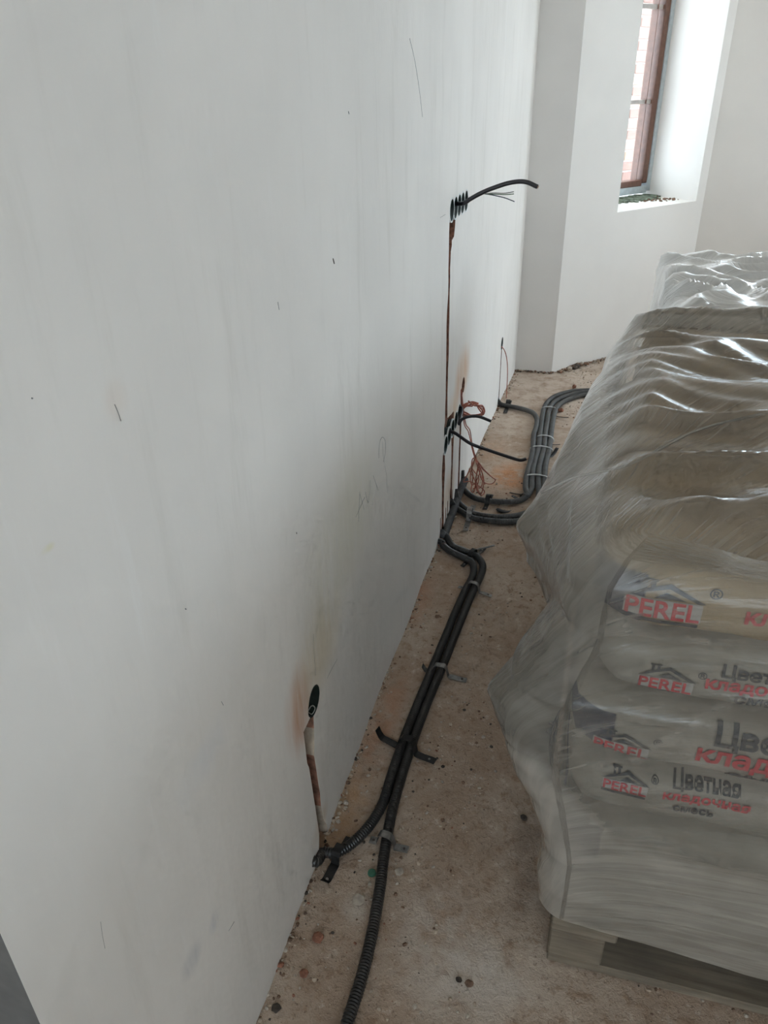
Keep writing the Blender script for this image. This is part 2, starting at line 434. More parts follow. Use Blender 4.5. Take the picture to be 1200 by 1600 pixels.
cutters.append(chase([(ng.y - .004, HOLE.z - .02, 1.4), (ng.y - .004, .31, 1.3), (ng.y, .29, .75), (ng.y + .012, .12, .85), (ng.y + .02, .06, 1.0), (ng.y + .025, -.05, 2.2)], .040, .022, 8))
for k in range(6):                          # short chipped notches low by the conduit entries
    yy = 2.40 + .05 * k + random.uniform(-.01, .01)
    cutters.append(chase([(yy, .10 + .02 * math.sin(k * 2), .7), (yy + .004, -.05, 1.3)], .016, .02, 30 + k))
wm = obj('wall_left', wall_grid(DOOR1, 4.75, -.05, CEIL, .24), [M['wall_left'], M['brick_core'], M['fill'], M['jamb_shade']])
bpy.context.view_layer.objects.active = wm
cb = bmesh.new()
for me in cutters: cb.from_mesh(me)
co = obj('cutter', cb, M['brick_core'])
md = wm.modifiers.new('b', 'BOOLEAN'); md.object = co; md.operation = 'DIFFERENCE'; md.solver = 'EXACT'; md.use_self = True
new = bpy.data.meshes.new_from_object(wm.evaluated_get(bpy.context.evaluated_depsgraph_get())); wm.modifiers.clear(); wm.data = new
bpy.data.objects.remove(co)
wm.data.name = 'wall_left'
for p in wm.data.polygons:
    c = p.center; p.material_index = 0
    if -.20 < c.x < -.0008 and DOOR1 + .01 < c.y < 4.7 and -.045 < c.z < CEIL - .1: p.material_index = 1
    if p.material_index and abs(c.y - HOLE.y) < .12 and c.z < .36: p.material_index = 2 if c.z > .29 or c.z < .12 else 1
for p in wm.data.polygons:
    if p.normal.y < -.9 and p.center.y < DOOR1 + .002: p.material_index = 3  # reveal face turned from the windows takes the painted-shade colour
for v in wm.data.vertices: v.co.x += wx(v.co.y)
struct(wm, 'long white plastered wall with cut chases and socket holes')
# wall beyond the doorway behind the camera, its lintel and the hall behind
bm = bmesh.new(); box(bm, -.24, 0, BACKY, DOOR0, 0, CEIL)
struct(obj('wall_left_near', bm, M['wall']))
bm = bmesh.new(); box(bm, -.24, 0, DOOR0, DOOR1, 2.1, CEIL)
struct(obj('trim_1', bm, M['wall']), 'lintel over the doorway')
bm = bmesh.new(); prism(bm, [(-.24, -2.1), (-.24, -2), (-1.6, -2), (-1.6, 2.1), (-.24, 2.1), (-.24, 2.2), (-1.7, 2.2), (-1.7, -2.1)], 0, CEIL); bmesh.ops.recalc_face_normals(bm, faces=bm.faces[:])
struct(obj('wall_hall', bm, M['wall']), 'hall walls seen through the doorway')
# pier
bm = bmesh.new(); prism(bm, [(-.2, PIER_Y), (PIER_X, PIER_Y), (PIER_X + WO.x * WTH, PIER_Y + WO.y * WTH), (-.2, PIER_Y + WO.y * WTH)], -.05, CEIL)
struct(obj('wall_pier', bm, M['wall_pier']), 'narrow grey-white pier facing the camera')
# angled wall with the seen window
WT0, WT1 = 0.404, 1.104
MW = Matrix.Translation(W0) @ Matrix((WD.to_4d()[:3] + (0,), WO.to_4d()[:3] + (0,), (0, 0, 1, 0), (0, 0, 0, 1))).transposed().to_4x4() if False else Matrix(((WD.x, WO.x, 0, W0.x), (WD.y, WO.y, 0, W0.y), (0, 0, 1, 0), (0, 0, 0, 1)))
def wbox(bm, *a): return box(bm, *a, M=MW)
def carve(o, bms):
    for b in bms:
        bmesh.ops.recalc_face_normals(b, faces=b.faces[:]); co = obj('cutter', b, M['wall'])
        md = o.modifiers.new('b', 'BOOLEAN'); md.object = co; md.operation = 'DIFFERENCE'; md.solver = 'EXACT'
        new = bpy.data.meshes.new_from_object(o.evaluated_get(bpy.context.evaluated_depsgraph_get())); o.modifiers.clear(); o.data = new
        bpy.data.objects.remove(co)
    o.data.name = o.name
    return o
bm = bmesh.new(); wbox(bm, 0, WLEN + .3, 0, WTH, -.05, CEIL); bmesh.ops.recalc_face_normals(bm, faces=bm.faces[:])
cb = bmesh.new(); wbox(cb, WT0, WT1, -.1, WTH + .1, SILL, HEAD)
struct(carve(obj('wall_angled', bm, M['wall']), [cb]), 'white angled wall holding the narrow window')
# far wall (bay) with its own window, right wall, back wall
def wall_with_openings(name, axis, pos, th, a0, a1, openings, label):
    def b(p, q, z0, z1, e=0.0):
        bm = bmesh.new()
        if axis == 'x': box(bm, p, q, pos - e, pos + th + e, z0, z1)
        else: box(bm, pos - e, pos + th + e, p, q, z0, z1)
        return bm
    return struct(carve(obj(name, b(a0, a1, -.05, CEIL), M['wall']), [b(p, q, SILL, HEAD, .1) for p, q in openings]), label)
wall_with_openings('wall_far', 'x', FARY, .4, FARX, RX + .4, [FW], 'pale far wall beyond the rear pallet')
wall_with_openings('wall_right', 'y', RX, .4, BACKY, FARY, RW, 'white wall on the side with the big windows')
wall_with_openings('wall_back', 'x', BACKY - .3, .3, -.24, RX + .4, [BW_FILL], 'white wall behind the camera')

# the seen window: brown sash, pane, glazing bars, grey lower profile
FD = .355
wn = struct(empty('window_1'), 'narrow window with brown profile and two glazing bars')
bm = bmesh.new(); wbox(bm, WT1 - .075, WT1 - .03, FD, FD + .07, SILL + .075, HEAD - .02); bevel(bm, .004, 1); obj('sash_stile', bm, M['frame_brown'], wn)
bm = bmesh.new(); wbox(bm, WT0 + .03, WT0 + .075, FD, FD + .07, SILL + .075, HEAD - .02); bevel(bm, .004, 1); obj('sash_stile', bm, M['frame_brown'], wn)
bm = bmesh.new(); wbox(bm, WT0 + .075, WT1 - .075, FD, FD + .07, SILL + .06, SILL + .095); bevel(bm, .004, 1); obj('sash_rail', bm, M['frame_brown'], wn)
bm = bmesh.new(); wbox(bm, WT0 + .075, WT1 - .075, FD, FD + .07, HEAD - .06, HEAD - .02); bevel(bm, .004, 1); obj('sash_rail', bm, M['frame_brown'], wn)
bm = bmesh.new(); wbox(bm, WT1 - .03, WT1, FD - .005, FD + .08, SILL + .03, HEAD); obj('frame_jamb', bm, M['frame_grey'], wn)
bm = bmesh.new(); wbox(bm, WT0, WT0 + .03, FD - .005, FD + .08, SILL + .03, HEAD); obj('frame_jamb', bm, M['frame_grey'], wn)
bm = bmesh.new(); wbox(bm, WT0 + .03, WT1 - .03, FD - .005, FD + .08, SILL + .018, SILL + .06); bevel(bm, .003, 1); obj('frame_bottom', bm, M['frame_grey'], wn)
bm = bmesh.new(); wbox(bm, WT0 + .03, WT1 - .03, FD - .005, FD + .08, HEAD - .02, HEAD); obj('frame_top', bm, M['frame_grey'], wn)
bm = bmesh.new(); wbox(bm, WT0 + .07, WT1 - .07, FD + .03, FD + .036, SILL + .09, HEAD - .055); obj('pane', bm, M['glass'], wn)
bm = bmesh.new(); wbox(bm, WT1 - .125, WT1 - .121, FD + .01, FD + .055, SILL + .095, HEAD - .06); obj('spacer_bar', bm, M['frame_brown'], wn)
for z in (1.372, 1.846):
    bm = bmesh.new(); wbox(bm, WT0 + .075, WT1 - .075, FD + .018, FD + .05, z - .011, z + .011); obj('glazing_bar', bm, simple('pale_bar', (.50, .46, .43), .5), wn)
bm = bmesh.new()                             # rough green-grey bedding strip on the sill below the frame
N = 40
for i in range(N):
    a = WT0 + .01 + (WT1 - WT0 - .02) * i / N; b = a + (WT1 - WT0) / N * 1.05
    d = FD - .09 - random.uniform(0, .05) * (1 + i / N * 1.2); hgt = random.uniform(.006, .014)
    wbox(bm, a, b, d, FD + .01, SILL - .003, SILL + hgt)
obj('sill_bedding', bm, M['foam'], wn)
bm = bmesh.new()
for i in range(60):
    t = WT1 - abs(random.gauss(0, .10)) - .02; d = random.uniform(.10, FD - .08); s = random.uniform(.003, .010)
    bmesh.ops.create_icosphere(bm, subdivisions=1, radius=s, matrix=MW @ Matrix.Translation((max(WT0 + .02, t), d, SILL + s * .4)) @ Matrix.Diagonal((1.5, 1, .7, 1)))
o = obj('sill_crumbs', bm, M['crumble'], wn); o['kind'] = 'stuff'

# the other windows of the room (frames with panes, out of the picture; the back one is added for fill light)
def plain_window(n, axis, pos, a, b):
    wv = struct(empty('window_%d' % n), 'unseen wide daylight window with brown frame')
    def bb(p, q, z0, z1, name, mat, d0=.18, d1=.25):
        bm = bmesh.new()
        if axis == 'x': box(bm, p, q, pos + d0, pos + d1, z0, z1)
        else: box(bm, pos + d0, pos + d1, p, q, z0, z1)
        obj(name, bm, mat, wv)
    f = .05
    bb(a, a + f, SILL, HEAD, 'frame_jamb', M['frame_brown']); bb(b - f, b, SILL, HEAD, 'frame_jamb', M['frame_brown'])
    bb(a + f, b - f, SILL, SILL + f, 'frame_rail', M['frame_brown']); bb(a + f, b - f, HEAD - f, HEAD, 'frame_rail', M['frame_brown'])
    m = (a + b) / 2; bb(m - .03, m + .03, SILL + f, HEAD - f, 'mullion', M['frame_brown'])
    bb(a + f, m - .03, SILL + f, HEAD - f, 'pane', M['glass'], .21, .216); bb(m + .03, b - f, SILL + f, HEAD - f, 'pane', M['glass'], .21, .216)
plain_window(2, 'x', FARY, *FW); plain_window(4, 'x', BACKY - .4, *BW_FILL)  # back window is made up to brighten the lower wall and the gap
for i, (a, b) in enumerate(RW): plain_window(3 + i, 'y', RX, a, b)

# brick wall of the house outside, seen through the window: every brick a piece
ext = struct(empty('wall_outside'), 'pink brick wall outside the window')
bm = bmesh.new(); wbox(bm, 1.5, 2.80, 1.55, 1.75, .3, 3.0); obj('mortar_core', bm, M['mortar'], ext)
bm = bmesh.new(); wbox(bm, 0, .25, -.012, .05, 0, .065); bevel(bm, .004, 1)
bm.transform(MW.inverted()); brick_me = bpy.data.meshes.new('brick'); bm.to_mesh(brick_me); bm.free(); brick_me.materials.append(M['outer_brick'])
brick_me2 = brick_me.copy(); brick_me2.materials[0] = simple('deep_pink_brick', (.27, .16, .135), .9, .2, 8)
brick_me3 = brick_me.copy(); brick_me3.materials[0] = simple('pale_orange_brick', (.38, .27, .205), .9, .2, 8)
for r in range(24):
    for c in range(5):
        o = link('brick', random.choice((brick_me, brick_me, brick_me2, brick_me3)), ext)
        o.matrix_local = MW @ Matrix.Translation((1.48 + c * .262 + (.131 if r % 2 else 0), 1.555, .60 + r * .077))
bm = bmesh.new(); prism(bm, [(-6, 4.9), (RX + .5, 4.9), (RX + .5, -8), (14, -8), (14, 14), (-6, 14)], -.45, -.4)
struct(obj('ground_outside', bm, simple('pale_ground', (.62, .60, .57), .95, .15, 3)))

# ================================================================== socket boxes
def cup_mesh(r, depth, lip):
    bm = bmesh.new(); n = 24
    def ring(x, rr): return [bm.verts.new((x, rr * math.cos(2 * PI * k / n), rr * math.sin(2 * PI * k / n))) for k in range(n)]
    def join(a, b):
        for k in range(n): bm.faces.new((a[k], a[(k + 1) % n], b[(k + 1) % n], b[k]))
    R = [ring(-depth, r), ring(.0005, r), ring(.0005, r - .0018), ring(-depth + .002, r - .0018)]
    for a, b in zip(R, R[1:]): join(a, b)
    bm.faces.new(R[0]); bm.faces.new(R[-1])
    bmesh.ops.recalc_face_normals(bm, faces=bm.faces[:])
    return bm
def ring_mesh(r0, r1, x0, x1, a0=0, a1=2 * PI, seed=0):
    bm = bmesh.new(); n = 28; rnd = random.Random(seed); rows = []
    for k in range(n + 1):
        a = a0 + (a1 - a0) * k / n; j = rnd.uniform(0, .0012)
        rows.append([bm.verts.new((x, rr * math.cos(a), rr * math.sin(a))) for x, rr in ((x0, r0), (x1, r0), (x1, r1 + j), (x0, r1 + j))])
    for p, q in zip(rows, rows[1:]):
        for i in range(4): bm.faces.new((p[i], p[(i + 1) % 4], q[(i + 1) % 4], q[i]))
    return bm
ordinal = ['nearest', 'second', 'middle', 'fourth', 'farthest']
def socket_box(y, z, label, group, seed, r=.0335, rim=True):
    t = tag(empty('socket_box', (wx(y), y, z)), label, 'socket box', group)
    obj('cup', cup_mesh(r, .045, 0), M['box_green'], t, True)
    if rim: obj('rim', ring_mesh(r - .001, r + .0028, -.004, .0012, seed=seed), M['lip'], t)
    for s in (-1, 1):                        # fixing screw bosses in the box
        bm = bmesh.new(); bmesh.ops.create_cone(bm, cap_ends=True, segments=10, radius1=.0035, radius2=.003, depth=.03, matrix=Matrix.Translation((-.028, s * .024, 0)) @ Matrix.Rotation(PI / 2, 4, 'Y'))
        obj('screw_boss', bm, M['box_green'], t)
    return t
for i, (y, z) in enumerate(TOP):
    socket_box(y, z, 'dark green round socket box, %s of five in the upper row' % ordinal[i], 'upper row of five socket boxes', i)
for i, (y, z) in enumerate(MID):
    socket_box(y, z, 'dark green round socket box, %s of five in the lower row' % ordinal[i], 'lower row of five socket boxes', 10 + i)
socket_box(B3.y, B3.z, 'lone small socket box far along the wall near the pier', None, 31, rim=False)
socket_box(HOLE.y, HOLE.z, 'lone dark green socket box low on wall near the camera', None, 33, rim=False)
tube('wire_loop', [(wx(HOLE.y) - .01, HOLE.y - .02, HOLE.z - .02), (wx(HOLE.y) - .002, HOLE.y - .008, HOLE.z - .005), (wx(HOLE.y) + .002, HOLE.y, HOLE.z - .018), (wx(HOLE.y) - .003, HOLE.y - .008, HOLE.z - .028), (wx(HOLE.y) - .01, HOLE.y - .016, HOLE.z - .012)], .0012, M['wire_grey'], None, .004, 6)
tag(bpy.data.objects['wire_loop'], 'thin pale wire loop inside the near socket hole', 'wire')

# ================================================================== cables out of the boxes
def P(y, z, x=0.0): return Vector((wx(y) + x, y, z))
# thick black cable out of the upper row, bowing into the room, with three thin cores
def along(u, v, y): return onplane(u, v, (0, 1, 0), (0, y, 0))
e0 = P(TOP[2][0], TOP[2][1] + .006, -.03)
pts = [e0, along(723, 318, 2.553), along(734, 311.5, 2.555), along(750, 302.5, 2.56), along(770, 294, 2.57), along(797, 285.5, 2.58), along(820, 284, 2.58), along(840, 292, 2.58)]
t = tag(empty('black_cable', e0), 'thick black cable sticking out of the upper socket row', 'cable')
def rel(o, t): o.matrix_parent_inverse = Matrix.Translation(t.location).inverted(); return o
rel(tube('sheath', pts, .0068, M['cable'], t, .006, 10), t)
bm = bmesh.new(); P_ = spline(pts, .006); sweep(bm, [P_[-1], P_[-1] + (P_[-1] - P_[-2]).normalized() * .003], lambda i: .0045, 8); rel(obj('cut_end', bm, M['copper_end'], t), t)
b0 = along(757, 303, 2.562)
for q, m in (([along(772, 301.5, 2.57), along(788, 302, 2.57), along(803, 299.5, 2.57)], 'wire_grey'), ([along(775, 303.5, 2.575), along(790, 304, 2.575), along(803, 303, 2.575)], 'wire_green'), ([along(768, 304.5, 2.57), along(788, 309, 2.57), along(804, 315, 2.57)], 'wire_dark')):
    rel(tube('core_wire', [b0] + q, .0016, M[m], t, .008, 6), t)
# lower row: cable lying forward over the floor edge, and one above it
e1 = P(MID[1][0], MID[1][1] + .012, -.03)
pts = [e1, P(MID[1][0] + .01, MID[1][1] + .014, .012), along(735, 693, 2.50), along(765, 704, 2.52), along(795, 714, 2.54), along(812, 719, 2.55), along(822, 717, 2.56)]
t = tag(empty('black_cable', e1), 'black cable poking out horizontally from the lower socket row', 'cable')
rel(tube('sheath', pts, .0062, M['cable'], t, .006, 10), t)
P_ = spline(pts, .006); bm = bmesh.new(); sweep(bm, [P_[-1], P_[-1] + (P_[-1] - P_[-2]).normalized() * .008], lambda i: .004, 8); rel(obj('cut_end', bm, M['copper_end'], t), t)
e2 = P(MID[4][0], MID[4][1] + .01, -.03)
pts = [e2, P(MID[4][0], MID[4][1] + .02, .01), along(717, 662, 2.66), along(722, 655, 2.67), along(733, 651, 2.68), along(748, 651, 2.69), along(767, 658, 2.70)]
t = tag(empty('black_cable', e2), 'short bent black cable above the farthest lower socket box', 'cable')
rel(tube('sheath', pts, .0058, M['cable'], t, .006, 10), t)
# copper-coloured wire: upper coil at the wall, two strands down, tangled coil hanging by the floor
cz = P(y3 + .03, .46, 0)
t = tag(empty('copper_wire', cz), 'tangled copper-red wire hanging in loops from the wall', 'wire')
rnd = random.Random(4)
c0 = along(738, 641, 2.80)
for k in range(5):
    r1 = .030 + .008 * k % .02; pts = []
    for q in range(10):
        a = 2 * PI * q / 9 + k * .5
        pts.append(c0 + Vector((.045 * math.cos(a) * rnd.uniform(.8, 1.1), rnd.uniform(-.02, .02), r1 * .75 * math.sin(a) * rnd.uniform(.8, 1.1))))
    rel(tube('loop', pts, .0030, M['copper'], t, .007, 6), t)
rel(tube('strand', [cz + Vector((-.01, 0, 0)), along(727, 659, 2.78), along(734, 672, 2.77), along(739, 700, 2.76), along(748, 725, 2.75), along(762, 740, 2.74), along(775, 750, 2.74)], .0022, M['copper'], t, .008, 6), t)
rel(tube('strand', [cz + Vector((-.01, 0, -.01)), along(725, 660, 2.76), along(732, 675, 2.75), along(738, 702, 2.74), along(744, 722, 2.73), along(752, 745, 2.72), along(758, 757, 2.71)], .0022, M['copper'], t, .008, 6), t)
loops = [[(744, 716), (737, 728), (739, 745), (736, 766), (741, 768), (744, 745), (748, 722)], [(744, 718), (752, 735), (756, 752), (752, 772), (748, 768), (741, 748), (735, 738), (733, 733)],
         [(746, 720), (755, 732), (768, 745), (774, 750), (768, 756), (757, 754), (750, 744)], [(735, 732), (729, 744), (724, 753), (733, 752), (742, 756), (752, 762), (757, 768), (753, 774), (746, 768), (743, 757)],
         [(741, 722), (736, 736), (735, 752), (739, 758), (746, 748), (750, 735), (745, 724)], [(748, 730), (744, 745), (747, 762), (753, 758), (754, 742), (750, 728)], [(743, 714), (738, 718), (737, 730), (742, 738), (748, 746), (745, 760), (739, 764)]]
for k, lp in enumerate(loops):
    rel(tube('loop', [along(u, v, 2.66 + .014 * k + rnd.uniform(-.01, .01)) for u, v in lp], .0021, M['copper'], t, .007, 6), t)
# thin red wire from the far box
pts = [P(B3.y, B3.z - .01, -.01), along(788, 547, B3.y + .04), along(792, 562, B3.y + .08), along(793, 585, B3.y + .1), along(791, 622, B3.y + .1)]
tag(tube('red_wire', pts, .0025, M['copper'], None, .008, 6), 'thin red wire drooping from the far lone socket box', 'wire')

# ================================================================== conduits on the floor
RC = .0125
def F(u, v, z=RC): return fl(u, v, z)
def conduit(pts, label, mat='conduit', group='corrugated conduits on the floor', r=RC, pitch=.0062):
    return tag(corrugated('corrugated_conduit', pts, r, M[mat], None, pitch), label, 'conduit', group)
en = wl(686, 846)
main = [(526, 1640), (545, 1590), (567, 1520), (583, 1450), (594, 1385), (601, 1330), (612, 1270), (627, 1215), (644, 1162), (665, 1105), (686, 1055), (705, 1008), (723, 963), (738, 927), (751, 900), (754, 882), (743, 868), (724, 860), (706, 852)]
conduit([Vector((-.45, -.30, RC)), Vector((-.18, -.12, RC)), Vector((.02, .16, RC)), Vector((.125, .47, RC))] + [F(*q) for q in main] + [Vector((.004, en.y + .03, .022)), Vector((-.03, en.y + .03, .03))], 'long black corrugated conduit running from the frame bottom to the wall')
left = [(505, 1332), (522, 1333), (543, 1323), (566, 1303), (585, 1279), (600, 1250), (612, 1210), (629, 1160), (651, 1104), (673, 1050), (692, 1004), (710, 960), (726, 924), (739, 898), (738, 880), (724, 871), (705, 862), (692, 852)]
hp = wl(489, 1322)
conduit([Vector((-.03, hp.y + .0, .05)), Vector((wx(hp.y) + .002, hp.y - .002, .022))] + [F(*q) for q in left] + [Vector((.0, en.y - .015, .018)), Vector((-.03, en.y - .015, .022))], 'black corrugated conduit branching to the wall below the near socket')
# piece running along the foot of the wall between the two wall entries
conduit([Vector((-.01, en.y + .02, .035)), F(694, 835, .018), F(702, 813, .018), F(709, 795, .018), F(716, 775, .016), Vector((-.005, fl(718, 758).y, .03))], 'dusty conduit tucked along the wall foot between the entries', 'conduit_dusty', r=.016)
conduit([Vector((-.02, fl(705, 800).y, .05)), F(712, 793), F(722, 800), F(738, 809), F(760, 813), F(785, 815), F(812, 814), F(838, 806), F(852, 785), F(851, 755), F(852, 728), F(858.5, 700), F(862, 670), F(867, 643), F(873, 633), F(885, 625.5), F(899, 620), F(914, 617), F(950, 615.5), F(1000, 614)], 'nearest conduit of the pair leaving the wall, outer strand of the bundle')
conduit([Vector((-.02, fl(712, 782).y, .05)), F(716, 784), F(727, 795), F(742, 803), F(765, 807), F(790, 808), F(815, 804), F(833, 795), F(842, 775), F(841, 752), F(843, 728), F(850, 700), F(853.5, 670), F(858.5, 641), F(865, 629.5), F(877, 622), F(893, 616.5), F(910, 613.7), F(950, 612.3), F(1000, 611)], 'rear conduit of the pair leaving the wall, middle strand of the bundle')
conduit([Vector((-.02, fl(720, 758).y, .07)), F(722, 757), F(727, 767), F(740, 777), F(758, 782), F(785, 784), F(808, 783), F(822, 776), F(831, 762), F(831, 748), F(834.5, 726), F(841.5, 700), F(845, 670), F(850, 639), F(857, 627), F(868, 618.7), F(887, 612.8), F(907, 610.3), F(950, 609), F(1000, 607.5)], 'conduit looping from the wall chase by the copper wire into the bundle')
conduit([Vector((-.02, B3.y - .02, .05)), F(782, 631), F(792, 634), F(808, 637), F(823, 641), F(834, 646), F(839, 655), F(838, 667), F(834, 680), F(833, 700), F(830, 718), F(825, 735), F(822, 750), F(821.5, 763), F(826, 773)], 'conduit from the far chase bending down beside the bundle')

# zip ties round the bundle
def band(name, c, axis, wd, hgt, wid, th, mat, parent=None):
    """strap arched over something: c on the floor, axis = direction across"""
    ax = Vector(axis).normalized(); fwd = Vector((0, 0, 1)).cross(ax); bm = bmesh.new(); prof = []
    n = 14
    for k in range(n + 1):
        a = PI * k / n; prof.append((-math.cos(a) * wd / 2, math.copysign(abs(math.sin(a)) ** .55, 1) * hgt))
    rows = []
    for s, z in prof:
        o = Vector((s, z)).normalized() * th
        rows.append([bm.verts.new(Vector(c) + ax * (s + e * o.x) + fwd * q + Vector((0, 0, z + e * o.y))) for e, q in ((0, -wid / 2), (1, -wid / 2), (1, wid / 2), (0, wid / 2))])
    for p, q in zip(rows, rows[1:]):
        for i in range(4): bm.faces.new((p[i], p[(i + 1) % 4], q[(i + 1) % 4], q[i]))
    bm.faces.new(rows[0]); bm.faces.new(rows[-1][::-1])
    return obj(name, bm, mat, parent, True)
for (a, b), lab in ((((850, 643), (866, 644)), 'grey zip tie where the bundle starts to bend away'), (((842, 688), (860, 690)), 'grey zip tie second from the bend on the bundle'), (((833, 705), (858, 707)), 'grey zip tie third from the bend on the bundle'), (((824, 750), (852, 752)), 'grey zip tie beside the film edge on the bundle')):
    A, B = fl(*a), fl(*b); tag(band('zip_tie', (A + B) / 2, B - A, (B - A).length + .030, .028, .010, .002, M['tie']), lab, 'zip tie', 'zip ties on the grey bundle')

# perforated metal straps holding the conduits
def strap(a, b, c, label, mat='strap', wid=.018, over=RC, curl=0):
    """strip from a to b (pixels on the floor), arched over a conduit at fraction c"""
    A, B = fl(*a), fl(*b); d = B - A; L = d.length; ax = d.normalized(); fwd = Vector((0, 0, 1)).cross(ax)
    t = tag(empty('metal_strap', A), label, 'strap', 'metal straps over the conduits'); bm = bmesh.new(); rows = []; n = 40
    R = over + .0035
    for k in range(n + 1):
        s = L * k / n; q = (s - c * L) / R
        z = .0025 + (R * 2.05 * max(0, 1 - (abs(q) / 1.25) ** 4) ** .5 if abs(q) < 1.25 else 0)
        if curl and s < .02: z += (1 - s / .02) ** 2 * curl
        z += .0015 * math.sin(s * 90 + a[0])
        rows.append([bm.verts.new(ax * s + fwd * e * wid / 2 + Vector((0, 0, z + dz))) for e, dz in ((-1, 0), (1, 0), (1, .0014), (-1, .0014))])
    for p, q in zip(rows, rows[1:]):
        for i in range(4): bm.faces.new((p[i], p[(i + 1) % 4], q[(i + 1) % 4], q[i]))
    bm.faces.new(rows[0]); bm.faces.new(rows[-1][::-1])
    bmesh.ops.recalc_face_normals(bm, faces=bm.faces[:])
    obj('strip', bm, M[mat], t)
    for s in (.10, .90):
        if abs(s - c) * L > R * 1.4:
            bm = bmesh.new(); bmesh.ops.create_cone(bm, cap_ends=True, segments=10, radius1=.0035, radius2=.0032, depth=.0014, matrix=Matrix.Translation(ax * (s * L) + Vector((0, 0, .0046))))
            obj('hole', bm, M['stone_dark'] if mat == 'strap' else M['strap'], t)
    return t
strap((578, 1313), (638, 1330), .42, 'perforated metal strap over the main conduit nearest the camera')
strap((507, 1383), (547, 1310), .56, 'black strap across the branch conduit close to the wall', 'strap_dark', .020, curl=.01)
strap((590, 1152), (680, 1192), .52, 'long dark strap with raised end over the two conduits', 'strap_dark', .020, RC * 1.3, .03)
strap((660, 1050), (729, 1064), .40, 'metal strap halfway along the two parallel conduits', 'strap', .018, RC * 1.2, .022)
strap((716, 918), (768, 932), .45, 'small strap just below the conduit bend', 'strap', .014, RC * 1.1)
strap((722, 886), (757, 858), .45, 'strap wrapped round the pair at the conduit bend', 'strap_dark', .016, RC * 1.1)
strap((727, 830), (740, 790), .50, 'rusty strap over the conduit pair by the wall', 'strap', .020, RC * 1.3)
strap((757, 797), (768, 774), .50, 'dark strap under the loop conduit near the copper wire', 'strap_dark', .018)
strap((789, 646), (797, 627), .55, 'strap over the conduit leaving the far chase', 'strap_dark', .020)
strap((800, 776), (824, 786), .8, 'strap at the low end of the grey bundle', 'strap_dark', .014)
# loose strips and offcuts
def offcut(a, b, wid, lift, mat, label, name='metal_offcut'):
    A, B = fl(*a), fl(*b); d = B - A; L = d.length; ax = d.normalized(); fwd = Vector((0, 0, 1)).cross(ax); bm = bmesh.new(); rows = []
    for k in range(9):
        t = k / 8; z = .003 + lift * (t - .3) ** 2
        ww = wid * (1 if k else .6)
        rows.append([bm.verts.new(A + ax * L * t + fwd * e * ww / 2 + Vector((0, 0, z + dz))) for e, dz in ((-1, 0), (1, 0), (1, .0015), (-1, .0015))])
    for p, q in zip(rows, rows[1:]):
        for i in range(4): bm.faces.new((p[i], p[(i + 1) % 4], q[(i + 1) % 4], q[i]))
    bm.faces.new(rows[0]); bm.faces.new(rows[-1][::-1]); bmesh.ops.recalc_face_normals(bm, faces=bm.faces[:])
    return tag(obj(name, bm, M[mat], None, True), label, 'offcut')
offcut((733, 862), (772, 855), .010, .01, 'strap', 'thin bent metal strip beside the conduit bend')
offcut((776, 797), (797, 805), .022, .03, 'strap_dark', 'short black strip lying between loop conduit and pair')
offcut((796, 771), (822, 776), .010, .01, 'stone_dark', 'sliver of dark strip beside the bundle end')
offcut((822, 719), (842, 712), .012, .01, 'strap_dark', 'dark strip end poking under the grey bundle')
offcut((858, 716), (870, 707), .016, .04, 'strap_dark', 'black strip end on the film side of the bundle')
offcut((864, 650), (888, 656), .008, .02, 'stone_dark', 'dark twig-like strip on floor right of the bundle')
offcut((855, 695), (875, 697), .007, .01, 'stone_dark', 'thin dark sliver below the twig-like strip')
offcut((955, 562), (978, 558), .012, .01, 'stone_dark', 'dark offcut near the foot of the angled wall')

# single chips and bits that can be pointed at
def chip(u, v, r, mat, label, name='rubble_chip', flat=.5, seed=0):
    p = fl(u, v); bm = bmesh.new(); bmesh.ops.create_icosphere(bm, subdivisions=2, radius=r)
    for q in bm.verts:
        n = noise.noise(q.co * (1.6 / r) + Vector((seed, seed, 0))); q.co *= 1 + .35 * n; q.co.z = q.co.z * flat + r * flat * .8
    o = obj(name, bm, M[mat]); o.location = (p.x, p.y, -.001); o.rotation_euler.z = seed
    return tag(o, label, 'rubble')
chip(497, 1466, .012, 'terracotta', 'terracotta chip near the wall foot, lower left', flat=.35, seed=1)
chip(475, 1521, .009, 'terracotta', 'small orange chip nearest the camera', flat=.3, seed=2)
chip(432, 1576, .009, 'stone_dark', 'dark chip at the wall foot by the bottom edge', flat=.4, seed=3)
chip(876, 643, .014, 'terracotta', 'red-brown lump on the floor right of the bundle', flat=.8, seed=4)
chip(900, 621, .014, 'stone_dark', 'dark lump on the floor below the bundle bend', flat=.6, seed=5)
chip(897, 606, .012, 'terracotta', 'reddish lump just behind the bundle bend', flat=.9, seed=6)
chip(683, 964, .008, 'crumble', 'brown chip left of the parallel conduits', flat=.5, seed=7)
chip(733, 1537, .008, 'crumble', 'brown chip on the pale dust patch', flat=.3, seed=8)
chip(717, 1531, .006, 'stone_dark', 'dark chip on the pale dust patch', flat=.3, seed=9)
chip(685, 850, .020, 'terracotta', 'orange-red lump at the conduit entry in the wall', flat=.7, seed=10)
chip(624, 1362, .010, 'stone_pale', 'pale chip right of the main conduit', flat=.2, seed=11)
chip(560, 1405, .013, 'stone_pale', 'round pale mortar splat left of the main conduit', flat=.06, seed=12)
chip(818, 1278, .008, 'stone_dark', 'dark crumb beside the near pallet', flat=.5, seed=13)
p = fl(581, 1365); bm = bmesh.new()
bmesh.ops.create_cone(bm, cap_ends=True, segments=24, radius1=.0095, radius2=.0085, depth=.006); bevel(bm, .001, 1)
